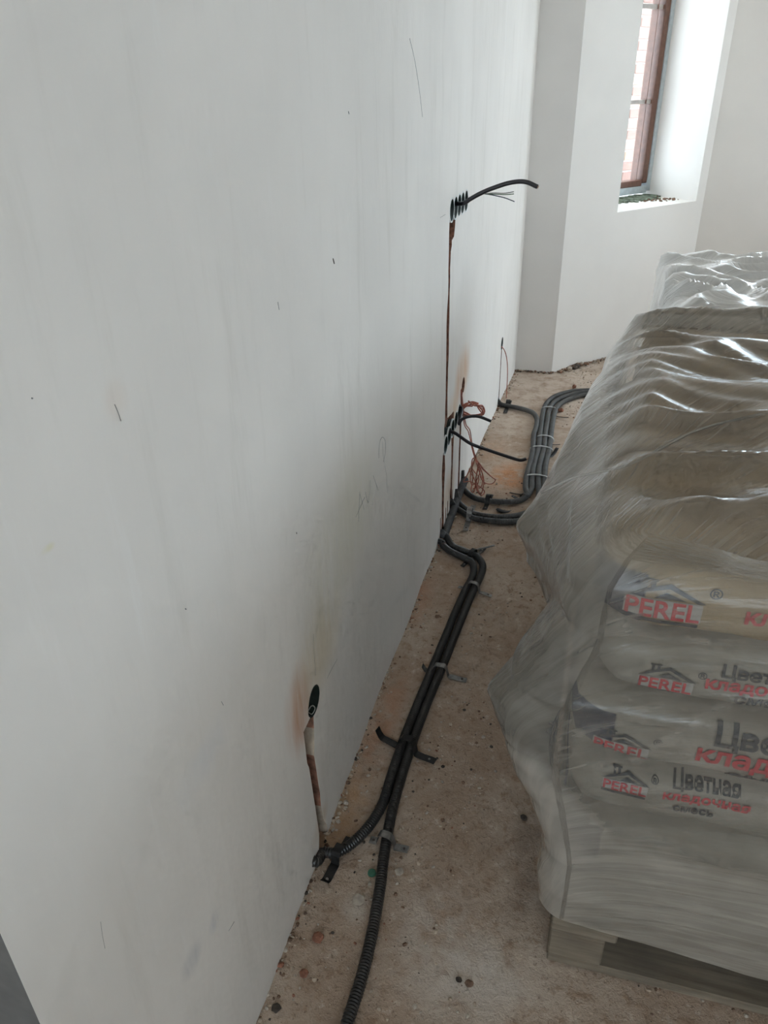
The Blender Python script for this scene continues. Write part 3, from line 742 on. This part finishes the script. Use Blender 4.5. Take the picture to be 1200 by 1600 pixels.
o = obj('plastic_cap', bm, M['green_cap']); o.location = (p.x, p.y, .003); tag(o, 'small round green plastic cap left of the main conduit', 'cap')

# grit over the floor and crumbled plaster along the wall feet: nobody could count it
def grit(name, pts, mats, label, cat):
    V = []; Fc = []; MI = []; ico = bmesh.new(); bmesh.ops.create_icosphere(ico, subdivisions=1, radius=1)
    iv = [v.co.copy() for v in ico.verts]; ifc = [[v.index for v in f.verts] for f in ico.faces]; ico.free(); rnd = random.Random(3)
    for (x, y, z, r, mi) in pts:
        b = len(V); sx, sy, sz = rnd.uniform(.7, 1.5), rnd.uniform(.7, 1.5), rnd.uniform(.4, .9); a = rnd.uniform(0, 6.3); c, s = math.cos(a), math.sin(a)
        for q in iv:
            k = rnd.uniform(.75, 1.2); px, py, pz = q.x * sx * r * k, q.y * sy * r * k, q.z * sz * r * k
            V.append((x + px * c - py * s, y + px * s + py * c, z + pz))
        for f in ifc: Fc.append([b + i for i in f]); MI.append(mi)
    me = bpy.data.meshes.new(name); me.from_pydata(V, [], Fc)
    for m in mats: me.materials.append(m)
    for p, i in zip(me.polygons, MI): p.material_index = i
    o = link(name, me); o['kind'] = 'stuff'; o['label'] = label; o['category'] = cat
    return o
rnd = random.Random(11); pts = []
gm = [M['stone_pale'], M['crumble'], simple('tan_grit', (.42, .33, .25), .95, .2), M['stone_dark'], M['terracotta']]
for i in range(9500):
    y = .4 + 4.6 * rnd.random() ** .8; x = rnd.uniform(.02, .95)
    if noise.noise((x * 3, y * 3, 5)) < -.12 + .25 * rnd.random(): continue
    r = .0012 + .0036 * rnd.random() ** 3.2; pts.append((x, y, floor_z(x, y) + r * .2, r, rnd.choices(range(5), (5, 3, 7, 2, .7))[0]))
grit('floor_grit', pts, gm, 'fine loose grit scattered over the dusty floor', 'grit')
pts = []
for i in range(1500):
    y = rnd.uniform(.35, 4.4); x = wx(y) + abs(rnd.gauss(0, .013)) - .002
    if noise.noise((0, y * 6, 2)) < rnd.uniform(-.5, .2): continue
    r = .0015 + .0045 * rnd.random() ** 2.5; pts.append((x, y, floor_z(x, y) + r * .3, r, rnd.choices(range(5), (4, 4, 6, 1, 1))[0]))
grit('wall_foot_crumble', pts, gm, 'crumbled plaster and mortar along the foot of the long wall', 'rubble')
pts = []
for i in range(620):
    t = rnd.random()
    if t < .22: q = Vector((rnd.uniform(.0, PIER_X), PIER_Y - abs(rnd.gauss(0, .012)), 0)); sc = .6
    else:
        s = rnd.random() * WLEN; d = abs(rnd.gauss(0, .016)); q = W0 + WD * s - WO * d; sc = .6 + 1.4 * max(0, noise.noise((s * 5, 0, 1.3)) + .25)
    r = (.003 + .010 * rnd.random() ** 2) * sc; pts.append((q.x, q.y, r * .35, r, rnd.choices(range(5), (1.6, 7, 2, 3, .8))[0]))
grit('bay_foot_rubble', pts, gm, 'brown broken rubble along the foot of pier and angled wall', 'rubble')

# pencil marks and scratches drawn on the wall: thin pieces of the wall itself
def mark(pix, r=.0008, name='pencil_mark', mat='pencil'):
    Q = [wl(*q) for q in pix]; Q = [Vector((q.x + .0001, q.y, q.z)) for q in Q]
    return tube(name, Q, r * .6, M[mat], wm, .01, 4)
mark([(592, 716), (592, 700), (594, 688), (598, 683), (602, 690), (602, 705), (599, 722)])
mark([(597, 690), (598, 705), (600, 720), (604, 745), (605, 770)], .0004)
mark([(560, 815), (561, 790), (562, 768)], .0006); mark([(556, 808), (566, 785), (570, 777)], .0006)
mark([(562, 772), (566, 785), (569, 797)], .0006); mark([(571, 768), (573, 780), (575, 786)], .0006)
mark([(575, 786), (578, 765), (578, 750)], .0006); mark([(583, 743), (586, 752), (591, 766)], .0008); mark([(581, 790), (586, 770), (588, 758)], .0004)
mark([(489, 990), (490, 1010), (493, 1055)], .0006); mark([(511, 1060), (520, 1042), (527, 1030)], .0005)
mark([(640, 60), (648, 95), (655, 140), (660, 183)], .0008); mark([(544, 174), (545, 178)], .0016); mark([(434, 472), (436, 484)], .0008)
mark([(520, 404), (522, 412)], .0022, 'nail_hole', 'stone_dark'); mark([(463, 832), (463.5, 834)], .0014, 'nail_hole', 'stone_dark')
mark([(49, 622), (51, 622.5)], .0012); mark([(289, 951), (291, 952)], .0011); mark([(179, 632), (184, 643), (189, 658)], .0006)
mark([(346, 1096), (349, 1102)], .0008); mark([(688, 340), (696, 335)], .0008); mark([(157, 1440), (160, 1462), (164, 1482)], .0003); mark([(357, 1455), (366, 1440)], .0004)

# ================================================================== pallets
SX, SY = .505, .935                              # near stack: left side and front face
LAY = .131; PZ = .144
def pallet(x0, y0, lx, ly, label):
    t = tag(empty('wooden_pallet', (x0, y0, 0)), label, 'pallet')
    def part(name, *b):
        bm = bmesh.new(); box(bm, *b); bevel(bm, .003, 1); return obj(name, bm, M['wood'], t)
    for k in range(3):                           # bottom boards along x at front, middle, back
        ya = k * (ly - .10) / 2; part('bottom_board', 0, lx, ya, ya + .10, 0, .022)
    for k in range(3):
        for i in range(3):
            xa = i * (lx - .145) / 2; ya = k * (ly - .10) / 2; part('block', xa, xa + (.10 if i != 2 else .145), ya, ya + .10, .0225, .0995)
    for i in range(3):
        xa = i * (lx - .12) / 2; part('stringer_board', xa, xa + .12, 0, ly, .100, .1215)
    n = 8
    for k in range(n):
        ya = k * (ly - .11) / (n - 1); part('deck_board', 0, lx, ya, ya + .11, .122, .1435)
    return t
pallet(SX + .008, SY - .018, 1.0, 1.2, 'raw wooden pallet under the near wrapped stack')

# ================================================================== bags
def bag_mesh(lx, ly, lz, seed, n=(16, 12, 6)):
    bm = bmesh.new(); rnd = Vector((seed * 3.7, seed * 1.3, 0)); cache = {}
    def vert(p):
        k = tuple(round(q, 4) for q in p)
        if k in cache: return cache[k]
        x, y, z = p; m = (abs(x) ** 9 + abs(y) ** 9 + abs(z) ** 5) ** (1 / 7)
        m = max(m, 1e-6); r = max(abs(x), abs(y), abs(z)); f = (r / m) if m > r * .99 else 1
        q = Vector((x * f * lx / 2, y * f * ly / 2, z * f * lz / 2))
        edge = max(abs(x), abs(y)) ** 6; q.z *= 1 - .10 * edge
        nn = noise.noise_vector(q * 9 + rnd) * .006 + noise.noise_vector(q * 30 + rnd) * .002
        v = bm.verts.new(q + nn); cache[k] = v; return v
    for ax in range(3):
        u, w_ = [i for i in range(3) if i != ax]
        for s in (-1, 1):
            for i in range(n[u]):
                for j in range(n[w_]):
                    c = []
                    for a, b in ((0, 0), (1, 0), (1, 1), (0, 1)):
                        p = [0, 0, 0]; p[ax] = s; p[u] = -1 + 2 * (i + a) / n[u]; p[w_] = -1 + 2 * (j + b) / n[w_]; c.append(vert(p))
                    bm.faces.new(c)
    bmesh.ops.recalc_face_normals(bm, faces=bm.faces[:])
    return bm
def text_mesh(body, size, bold=.012, spacing=1.0, shear=0.0):
    c = bpy.data.curves.new('t', 'FONT'); c.body = body; c.size = size; c.offset = bold * size; c.space_character = spacing; c.resolution_u = 3; c.shear = shear
    o = bpy.data.objects.new('t', c); COL.objects.link(o)
    me = bpy.data.meshes.new_from_object(o.evaluated_get(bpy.context.evaluated_depsgraph_get())); bpy.data.objects.remove(o); bpy.data.curves.remove(c)
    bm = bmesh.new(); bm.from_mesh(me); bpy.data.meshes.remove(me)
    return bm
def project(bm, tree, x0, z0, off, slope=0.0):
    """lay a flat (x, y) print on the bag's front face: x along the bag, y up"""
    bmesh.ops.triangulate(bm, faces=bm.faces[:])
    long = [e for e in bm.edges if e.calc_length() > .012]
    if long: bmesh.ops.subdivide_edges(bm, edges=long, cuts=3)
    bmesh.ops.triangulate(bm, faces=bm.faces[:])
    for v in bm.verts:
        x = x0 + v.co.x; z = z0 + v.co.y + slope * v.co.x
        hit = tree.ray_cast(Vector((x, -2, z)), Vector((0, 1, 0)))
        y = hit[0].y if hit[0] is not None else 0
        v.co = Vector((x, y - off, z))
    return bm
def poly(pts):
    bm = bmesh.new(); bm.faces.new([bm.verts.new((x, y, 0)) for x, y in pts]); return bm
def house_logo(bag, tree, x, z, wd):
    """roof with a chimney, a band of big letters, a dark line of small print"""
    h = wd * .30
    def put(name, bm, mat, off, dx=0, dz=0): obj(name, project(bm, tree, x + dx, z + dz, off), M[mat], bag)
    put('logo_panel', poly([(-.02 * wd, -.03 * h), (wd * 1.02, -.03 * h), (wd * 1.02, h * 1.03), (-.02 * wd, h * 1.03)]), 'print_white', .0022)
    L = text_mesh('PEREL', 1, .02); xs_ = [v.co.x for v in L.verts]; ys_ = [v.co.y for v in L.verts]
    a, b, c, d = min(xs_), max(xs_), min(ys_), max(ys_)
    for v in L.verts: v.co.x = (v.co.x - a) / (b - a) * wd; v.co.y = (v.co.y - c) / (d - c) * h
    put('logo_lettering', L, 'print_red', .0036)
    put('logo_roof', poly([(-.03 * wd, h * 1.08), (wd * .12, h * 1.42), (wd * .55, h * 2.0), (wd * 1.06, h * 1.08), (wd * .94, h * 1.08), (wd * .55, h * 1.72), (wd * .30, h * 1.45), (wd * .12, h * 1.2)]), 'print_black', .0030)
    put('logo_roof', poly([(wd * .36, h * 1.12), (wd * .52, h * 1.50), (wd * .80, h * 1.12)]), 'print_black', .0030)
    put('logo_chimney', poly([(wd * .20, h * 1.46), (wd * .20, h * 2.05), (wd * .25, h * 2.05), (wd * .25, h * 1.54)]), 'print_black', .0030)
    put('logo_chimney', poly([(wd * .30, h * 1.60), (wd * .30, h * 2.05), (wd * .36, h * 2.05), (wd * .36, h * 1.68)]), 'print_black', .0030)
    put('logo_chimney', poly([(wd * .17, h * 2.02), (wd * .17, h * 2.12), (wd * .39, h * 2.12), (wd * .39, h * 2.02)]), 'print_black', .0030)
    put('logo_base_line', poly([(-.02 * wd, -.34 * h), (wd * 1.0, -.34 * h), (wd * 1.0, -.12 * h), (-.02 * wd, -.12 * h)]), 'print_black', .0028)
    put('registered_mark', text_mesh('®', h * .75), 'print_black', .0030, wd * 1.06, h * 1.5)
def words(bag, tree, x, z, lines, size, gap):
    for k, (s, m, dx, f) in enumerate(lines):
        bm = text_mesh(s, size * f, .03)
        obj('lettering', project(bm, tree, x + dx, z - gap * k, .0034), M[m], bag)
def add_bag(cx, cy, layer, lx, ly, mat, label, group, seed, logo=None, text=None, dz=0.0, rz=0.0, lz=None):
    bm = bag_mesh(lx, ly, lz or (LAY + .004), seed)
    tree = BVHTree.FromBMesh(bm) if (logo or text) else None
    t = tag(empty('mortar_bag', (cx, cy, PZ + LAY * (layer + .5) + dz), rz), label, 'bag', group)
    k = obj('sack', bm, mat, t, True)
    if logo: house_logo(k, tree, *logo)
    if text: words(k, tree, *text)
    return t
GRP = 'mortar bags in the near wrapped stack'
Z0 = lambda L: PZ + LAY * (L + .5)
# layers counted from the pallet (0 = bottom). A layers: long side to the front; B layers: short side to the front
xa = SX + .30; xb = SX + .20
TXT = lambda x, z, size, gap, dx2=0, dx3=.03: (x, z, [('Цветная', 'print_black', .02, 1), ('кладочная', 'print_red', dx2 - .012, 1), ('смесь', 'print_black', dx3, 1)], size, gap)
# layer 5: top row
add_bag(xa, SY + .20, 5, .60, .40, M['bag_tan'], 'tan mortar bag at the front of the top layer, big red logo', GRP, 1, (-.255, -.030, .100), (-.120, .012, [('Цветная', 'print_black', .07, 1), ('кладочная', 'print_red', .02, 1), ('смесь', 'print_black', .09, 1)], .036, .030), rz=0)
add_bag(xb + .02, SY + .31, 4, .40, .60, M['bag'], 'pale mortar bag in the second layer from top, small logo and three text lines', GRP, 2, (-.137, -.036, .075), (-.047, .008, [('Цветная', 'print_black', .018, 1), ('кладочная', 'print_red', 0, 1), ('смесь', 'print_black', .045, 1)], .030, .024))
add_bag(xa - .01, SY + .20, 3, .60, .40, M['bag_navy'], 'mortar bag with navy end in the third layer from top, large lettering', GRP, 3, (-.257, -.045, .082), (-.108, .015, [('Цветная', 'print_black', .02, 1.1), ('кладочная', 'print_red', 0, 1.05), ('смесь', 'print_black', .05, 1)], .046, .038))
add_bag(xb - .005, SY + .305, 2, .40, .60, M['bag'], 'mortar bag in the fourth layer from top, print half hidden by milky film', GRP, 4, (-.137, .004, .068), (-.045, .034, [('Цветная', 'print_black', .012, 1), ('кладочная', 'print_red', 0, 1), ('смесь', 'print_black', .02, .8)], .026, .024))
LOW = 'low mortar bags behind the milky film'
add_bag(xa, SY + .20, 1, .60, .40, M['bag_navy'], 'lower front mortar bag behind the milky film, above the bottom layer', LOW, 5)
add_bag(xb, SY + .30, 0, .40, .60, M['bag'], 'bottom front mortar bag behind milky film, resting on the pallet', LOW, 6)
nth = ['bottom layer', 'second layer from pallet', 'third layer from pallet', 'fourth layer from pallet', 'fifth layer from pallet', 'top layer']
sd = 10
for L in range(6):
    A = L % 2 == 1
    mt = M['bag_brown'] if L >= 3 else (M['bag_navy'] if A else M['bag'])
    if A:
        for k in (1, 2):
            sd += 1; add_bag(xa + random.uniform(-.008, .008) + (k - 1) * (.035, .04, 0, .055, 0, .062)[L], SY + .20 + .40 * k - (.02 if k == 2 else 0), L, .60, .40, mt, 'mortar bag on the left side of near stack, %s, %s' % (nth[L], ('middle', 'far end')[k - 1]), GRP, sd, rz=(-.10 if k == 2 and L == 5 else 0))
        for k in ((0, 1) if L == 5 else (0,)):
            sd += 1; add_bag(SX + .80, SY + .30 + .60 * k, L, .40, .60, mt, 'mortar bag on the right of near stack, %s, %s' % (nth[L], ('front', 'back')[k]), GRP, sd)
    else:
        sd += 1; add_bag(xb + random.uniform(-.008, .008) + .035 + (.04 if L == 4 else 0), SY + .30 + .58, L, .40, .60, mt, 'mortar bag on the left side of near stack, %s, far half' % nth[L], GRP, sd)
        sd += 1; add_bag(SX + .70, SY + .20, L, .60, .40, mt, 'mortar bag on the right of near stack, %s, front' % nth[L], GRP, sd)

# ================================================================== stretch film round the near stack
def lerp(a, b, t): return a + (b - a) * t
def pl(tab, y):
    if y <= tab[0][0]: return tab[0][1]
    for (a, p), (b, q) in zip(tab, tab[1:]):
        if y <= b: return p + (q - p) * (y - a) / (b - a)
    return tab[-1][1]
RIDGE_X = [(.95, .47), (1.10, .44), (1.24, .395), (1.30, .362), (1.36, .385), (1.5, .417), (1.7, .455), (1.8, .482), (1.95, .545), (2.06, .59), (2.15, .63)]
RIDGE_Z = [(.95, .82), (1.10, .80), (1.30, .747), (1.5, .797), (1.7, .82), (1.8, .835), (1.95, .905), (2.06, .95), (2.15, .97)]
def film_x(x, y, z):
    """how far the loose film stands off on the left side"""
    base = SX - .022 + .05 * max(0, (y - 1.7) / .45) ** 2
    rx, rz_ = pl(RIDGE_X, y), pl(RIDGE_Z, y)
    s = .16 if z > rz_ else .30
    k = max(0, 1 - abs(z - rz_) / s); k = k * k * (3 - 2 * k) * .35 + k * .65
    out = base + (rx - base) * k
    d = math.sqrt(((y - 1.0) / .26) ** 2 + ((z - .592) / (.30 if z < .592 else .24)) ** 2)      # pointed flare low at the front corner
    out = min(out, base - (base - .357) * max(0, 1 - d) ** 1.15)
    return out
BANDS = [((905, 1152), (1035, 1106)), ((990, 1192), (1145, 1098)), ((935, 992), (1000, 962)), ((935, 995), (1100, 1003)), ((938, 997), (1060, 958))]
BANDS = [(onplane(*a, (0, 1, 0), (0, SY - .03, 0)), onplane(*b, (0, 1, 0), (0, SY - .03, 0))) for a, b in BANDS]
def band_haze(x, z):
    """bunched film: extra layers along a few pulled lines on the front"""
    h = 0
    for a, b in BANDS:
        dx, dz = b.x - a.x, b.z - a.z; L2 = dx * dx + dz * dz; t = ((x - a.x) * dx + (z - a.z) * dz) / L2
        if -.05 < t < 1.05:
            d = abs((x - a.x) * dz - (z - a.z) * dx) / math.sqrt(L2); h = max(h, math.exp(-(d / .007) ** 2))
    return h
def film_near():
    X0, X1, Y0, Y1 = SX - .022, SX + 1.03, SY - .022, SY + 1.225
    R = .05; per = []
    # outline sampled front (x rising), right, back, left; finer on the front and the left
    def seg(a, b, n): return [(lerp(a[0], b[0], k / n), lerp(a[1], b[1], k / n)) for k in range(n)]
    def arc(cx, cy, a0, a1, n): return [(cx + R * math.cos(lerp(a0, a1, k / n)), cy + R * math.sin(lerp(a0, a1, k / n))) for k in range(n)]
    per += seg((X0 + R, Y0), (X1 - R, Y0), 120) + arc(X1 - R, Y0 + R, -PI / 2, 0, 6) + seg((X1, Y0 + R), (X1, Y1 - R), 30) + arc(X1 - R, Y1 - R, 0, PI / 2, 6)
    per += seg((X1 - R, Y1), (X0 + R, Y1), 40) + arc(X0 + R, Y1 - R, PI / 2, PI, 8) + seg((X0, Y1 - R), (X0, Y0 + R), 110) + arc(X0 + R, Y0 + R, PI, 1.5 * PI, 10)
    n = len(per); cx, cy = (X0 + X1) / 2, (Y0 + Y1) / 2
    zt = PZ + 6 * LAY + .022
    bm = bmesh.new(); hz = bm.verts.layers.float.new('haze'); fl_ = bm.verts.layers.float_vector.new('flow'); rows = []
    levels = [.146 + (zt - .06 - .146) * k / 100 for k in range(101)]
    prof = [(0, z) for z in levels] + [(.018 * 1, zt - .03), (.04, zt - .012), (.07, zt - .002)] + [(.07 + .43 * (k / 34), zt) for k in range(1, 35)]
    for inset, z in prof:
        row = []
        for (x, y) in per:
            f = 1 - inset * 2; px = cx + (x - cx) * f; py = cy + (y - cy) * f
            side = max(0., 1 - inset / .12)
            left = max(0., min(1., (X0 + .10 - x) / .10))
            if left > 0:
                fx = film_x(px, min(max(y, .95), 2.15), min(z, zt - .02)); px += (fx - X0) * left * side
            fr = max(0., min(1., (Y0 + .05 - y) / .05))
            w1 = noise.noise((px * 3, py * 3, z * 14)); w2 = noise.noise((px * 9, py * 9 + 4, z * 34)); w3 = noise.noise((px * 5 + 9, py * 22 + px * 7, 1.5))
            if inset < .02:
                d = w1 * .007 + w2 * .0035 + .004
                lay = abs(((z - PZ) / LAY) % 1 - .5) * 2; d -= .010 * lay ** 4 * (1 if z > .44 else .15)            # film sinks in between the layers
                nx, ny = (x - cx) / (X1 - X0) * 2, (y - cy) / (Y1 - Y0) * 2
                if abs(nx) > abs(ny): px += math.copysign(d, nx)
                else: py += math.copysign(d, ny)
                zz = z + w1 * .004 - max(0, 1 - (z - .146) / .1) * .03 * max(0, min(1, (px - .5) / .35))
            else:
                fold = abs(noise.noise((px * 2.2 + py * 1.2, py * 5.0 - px * 1.6, 2.2)))
                zz = z + w3 * .012 + w1 * .010 + (.034 * (1 - fold * 3) if fold < .33 else 0) * min(1, inset / .1)
                zz += .030 * math.exp(-((py - (SY + 1.16)) / .07) ** 2) * min(1, inset / .05)   # ridge along the back edge
                zz += .010 * math.exp(-((py - (SY + .55 + .25 * (px - .5))) / .05) ** 2)
            v = bm.verts.new((px, py, zz)); a = 0
            if inset < .02:
                edge = .56 - .9 * max(0, px - .45) if px < .60 else .425 - .06 * (px - .6)    # top of the milky lower hood
                a += .42 * max(0, min(1, (edge - z) / .05)) if (fr > .5 or left > 0) else .25
                if fr > .5: a += .16 * band_haze(px, z)
                a += .36 * left * (1 if z > .3 else .5) * (1 - .55 * max(0, min(1, (X0 - px) / .1))) + .25 * left * max(0, min(1, (y - 1.55) / .3)) * max(0, min(1, (z - .5) / .2))
                a += .10 * max(0, min(1, (z - .86) / .06))
            else: a += .10 + .12 * max(0, w3) + .42 * math.exp(-((py - (SY + 1.18)) / .07) ** 2) + .18 * max(0, 1 - inset / .05) * left + .22 * max(0, min(1, (py - 1.55) / .3)) * max(0, 1 - inset / .16) * left  # extra haze whitens the back ridge in place of a highlight
            if inset >= .02: fv = (px, py - .75 * (1 - math.exp(-(px - .42) / .22)), 3)
            elif left > .5: fv = (z * .8 + y * .3, (y - .5 * (.97 - z) * (1.3 - y)) * .8, 5)
            else: fv = (px + 4, z + .10 * math.exp(-(px - .48) / .10), 1)
            v[fl_] = Vector(fv); v[hz] = a; row.append(v)
        rows.append(row)
    hole = along(1136, 772, SY + .08)
    for p, q in zip(rows, rows[1:]):
        for k in range(n):
            f = (p[k], p[(k + 1) % n], q[(k + 1) % n], q[k])
            bm.faces.new(f)
    bmesh.ops.recalc_face_normals(bm, faces=bm.faces[:])
    return bm
fo = tag(empty('stretch_film', (SX, SY, .11)), 'hazy stretch film wrapped round the near stack with loose flaring side', 'film')
rel(obj('wrap', film_near(), M['film'], fo, True), fo)
# twisted ropes of bunched film pulled across the wrap
def film_cord(pts, r, seed):
    bm = bmesh.new(); Q = spline(pts, .012); hz = bm.verts.layers.float.new('haze'); sweep(bm, Q, lambda i: r * (.7 + .5 * abs(noise.noise((i * .13, seed, 0)))), 7)
    for v in bm.verts: v[hz] = .04
    return rel(obj('film_fold', bm, M['film'], fo, True), fo)
zt = PZ + 6 * LAY + .04
film_cord([fl(845, 770, .90), fl(900, 745, .93), fl(985, 725, zt - .02), fl(1090, 672, zt + .006), fl(1200, 645, zt + .008)], .003, 6)
# damp cardboard edge showing between film and deck
bm = bmesh.new(); box(bm, SX - .008, SX + 1.012, SY - .006, SY + 1.21, .1438, .1462)
tag(obj('cardboard_sheet', bm, M['card']), 'thin brown cardboard sheet on the near pallet deck', 'cardboard')

# ================================================================== rear stack
RX0, RY0, RTOP = .665, 2.27, .925
pallet(RX0 + .01, RY0 + .01, 1.0, .82, 'wooden pallet under the rear white-wrapped stack')
LR = (RTOP - .03 - PZ) / 6
protos = {}
for L in range(6):
    for (cx, cy, lx, ly) in ((RX0 + .20, RY0 + .22, .40, .40), (RX0 + .20, RY0 + .62, .40, .40)) + (((RX0 + .62, RY0 + .22, .42, .40), (RX0 + .62, RY0 + .62, .42, .40)) if L == 5 else ()):
        t = tag(empty('mortar_bag', (cx, cy, PZ + LR * (L + .5))), 'pale mortar bag inside the white film of rear stack, %s, %s' % (nth[L].replace(' from pallet', ''), ('near ' if cy < RY0 + .4 else 'far ') + ('left' if cx < RX0 + .4 else 'right')), 'bag', 'bags inside the rear wrapped stack')
        if lx not in protos: protos[lx] = obj('sack', bag_mesh(lx, ly, LR + .003, 90 + lx), M['bag'], t, True)
        else: c = protos[lx].copy(); COL.objects.link(c); c.parent = t
def film_rear():
    X0, X1, Y0, Y1 = RX0 - .02, RX0 + 1.03, RY0 - .02, RY0 + .84; R = .05
    def seg(a, b, n): return [(lerp(a[0], b[0], k / n), lerp(a[1], b[1], k / n)) for k in range(n)]
    def arc(cx, cy, a0, a1, n): return [(cx + R * math.cos(lerp(a0, a1, k / n)), cy + R * math.sin(lerp(a0, a1, k / n))) for k in range(n)]
    per = seg((X0 + R, Y0), (X1 - R, Y0), 60) + arc(X1 - R, Y0 + R, -PI / 2, 0, 5) + seg((X1, Y0 + R), (X1, Y1 - R), 30) + arc(X1 - R, Y1 - R, 0, PI / 2, 5)
    per += seg((X1 - R, Y1), (X0 + R, Y1), 60) + arc(X0 + R, Y1 - R, PI / 2, PI, 8) + seg((X0, Y1 - R), (X0, Y0 + R), 60) + arc(X0 + R, Y0 + R, PI, 1.5 * PI, 8)
    n = len(per); cx, cy = (X0 + X1) / 2, (Y0 + Y1) / 2; zt = RTOP
    prof = [(0, .1 + (zt - .15) * k / 30) for k in range(31)] + [(.01, zt - .025), (.03, zt - .006), (.055, zt)] + [(.055 + .445 * k / 40, zt) for k in range(1, 41)]
    bm = bmesh.new(); hz = bm.verts.layers.float.new('haze'); fl_ = bm.verts.layers.float_vector.new('flow'); rows = []
    for inset, z in prof:
        row = []
        for x, y in per:
            f = 1 - inset * 2; px = cx + (x - cx) * f; py = cy + (y - cy) * f
            w1 = noise.noise((px * 6, py * 6, z * 8)); w2 = noise.noise((px * 5, py * 38, z * 30)); w3 = noise.noise((px * 16, py * 16, z * 16))
            k = 1 if inset < .05 else 0
            nx, ny = (x - cx), (y - cy); ln = math.hypot(nx, ny)
            d = (w1 * .016 + w3 * .010) * k; px += nx / ln * d; py += ny / ln * d
            ridge = abs(noise.noise((px * 4 + 2, py * 7 + px * 2, 3.3)))
            zz = z + (0 if inset < .005 else (w1 * .018 + w2 * .010 + w3 * .008 + max(0, .035 * (1 - ridge * 4))))
            if y < Y0 + .12 and inset > .005: zz += .02 * max(0, noise.noise((px * 5, 0, 7)) + .3)
            v = bm.verts.new((px, py, zz)); v[hz] = .18 + .15 * max(0, w1); v[fl_] = Vector((px, py + z * .9 + .3 * w1, 2)); row.append(v)
        rows.append(row)
    for p, q in zip(rows, rows[1:]):
        for k in range(n): bm.faces.new((p[k], p[(k + 1) % n], q[(k + 1) % n], q[k]))
    bmesh.ops.recalc_face_normals(bm, faces=bm.faces[:])
    return bm
ro = tag(empty('stretch_film', (RX0, RY0, .1)), 'bright crumpled white film over the rear stack', 'film')
rel(obj('wrap', film_rear(), M['film_rear'], ro, True), ro)
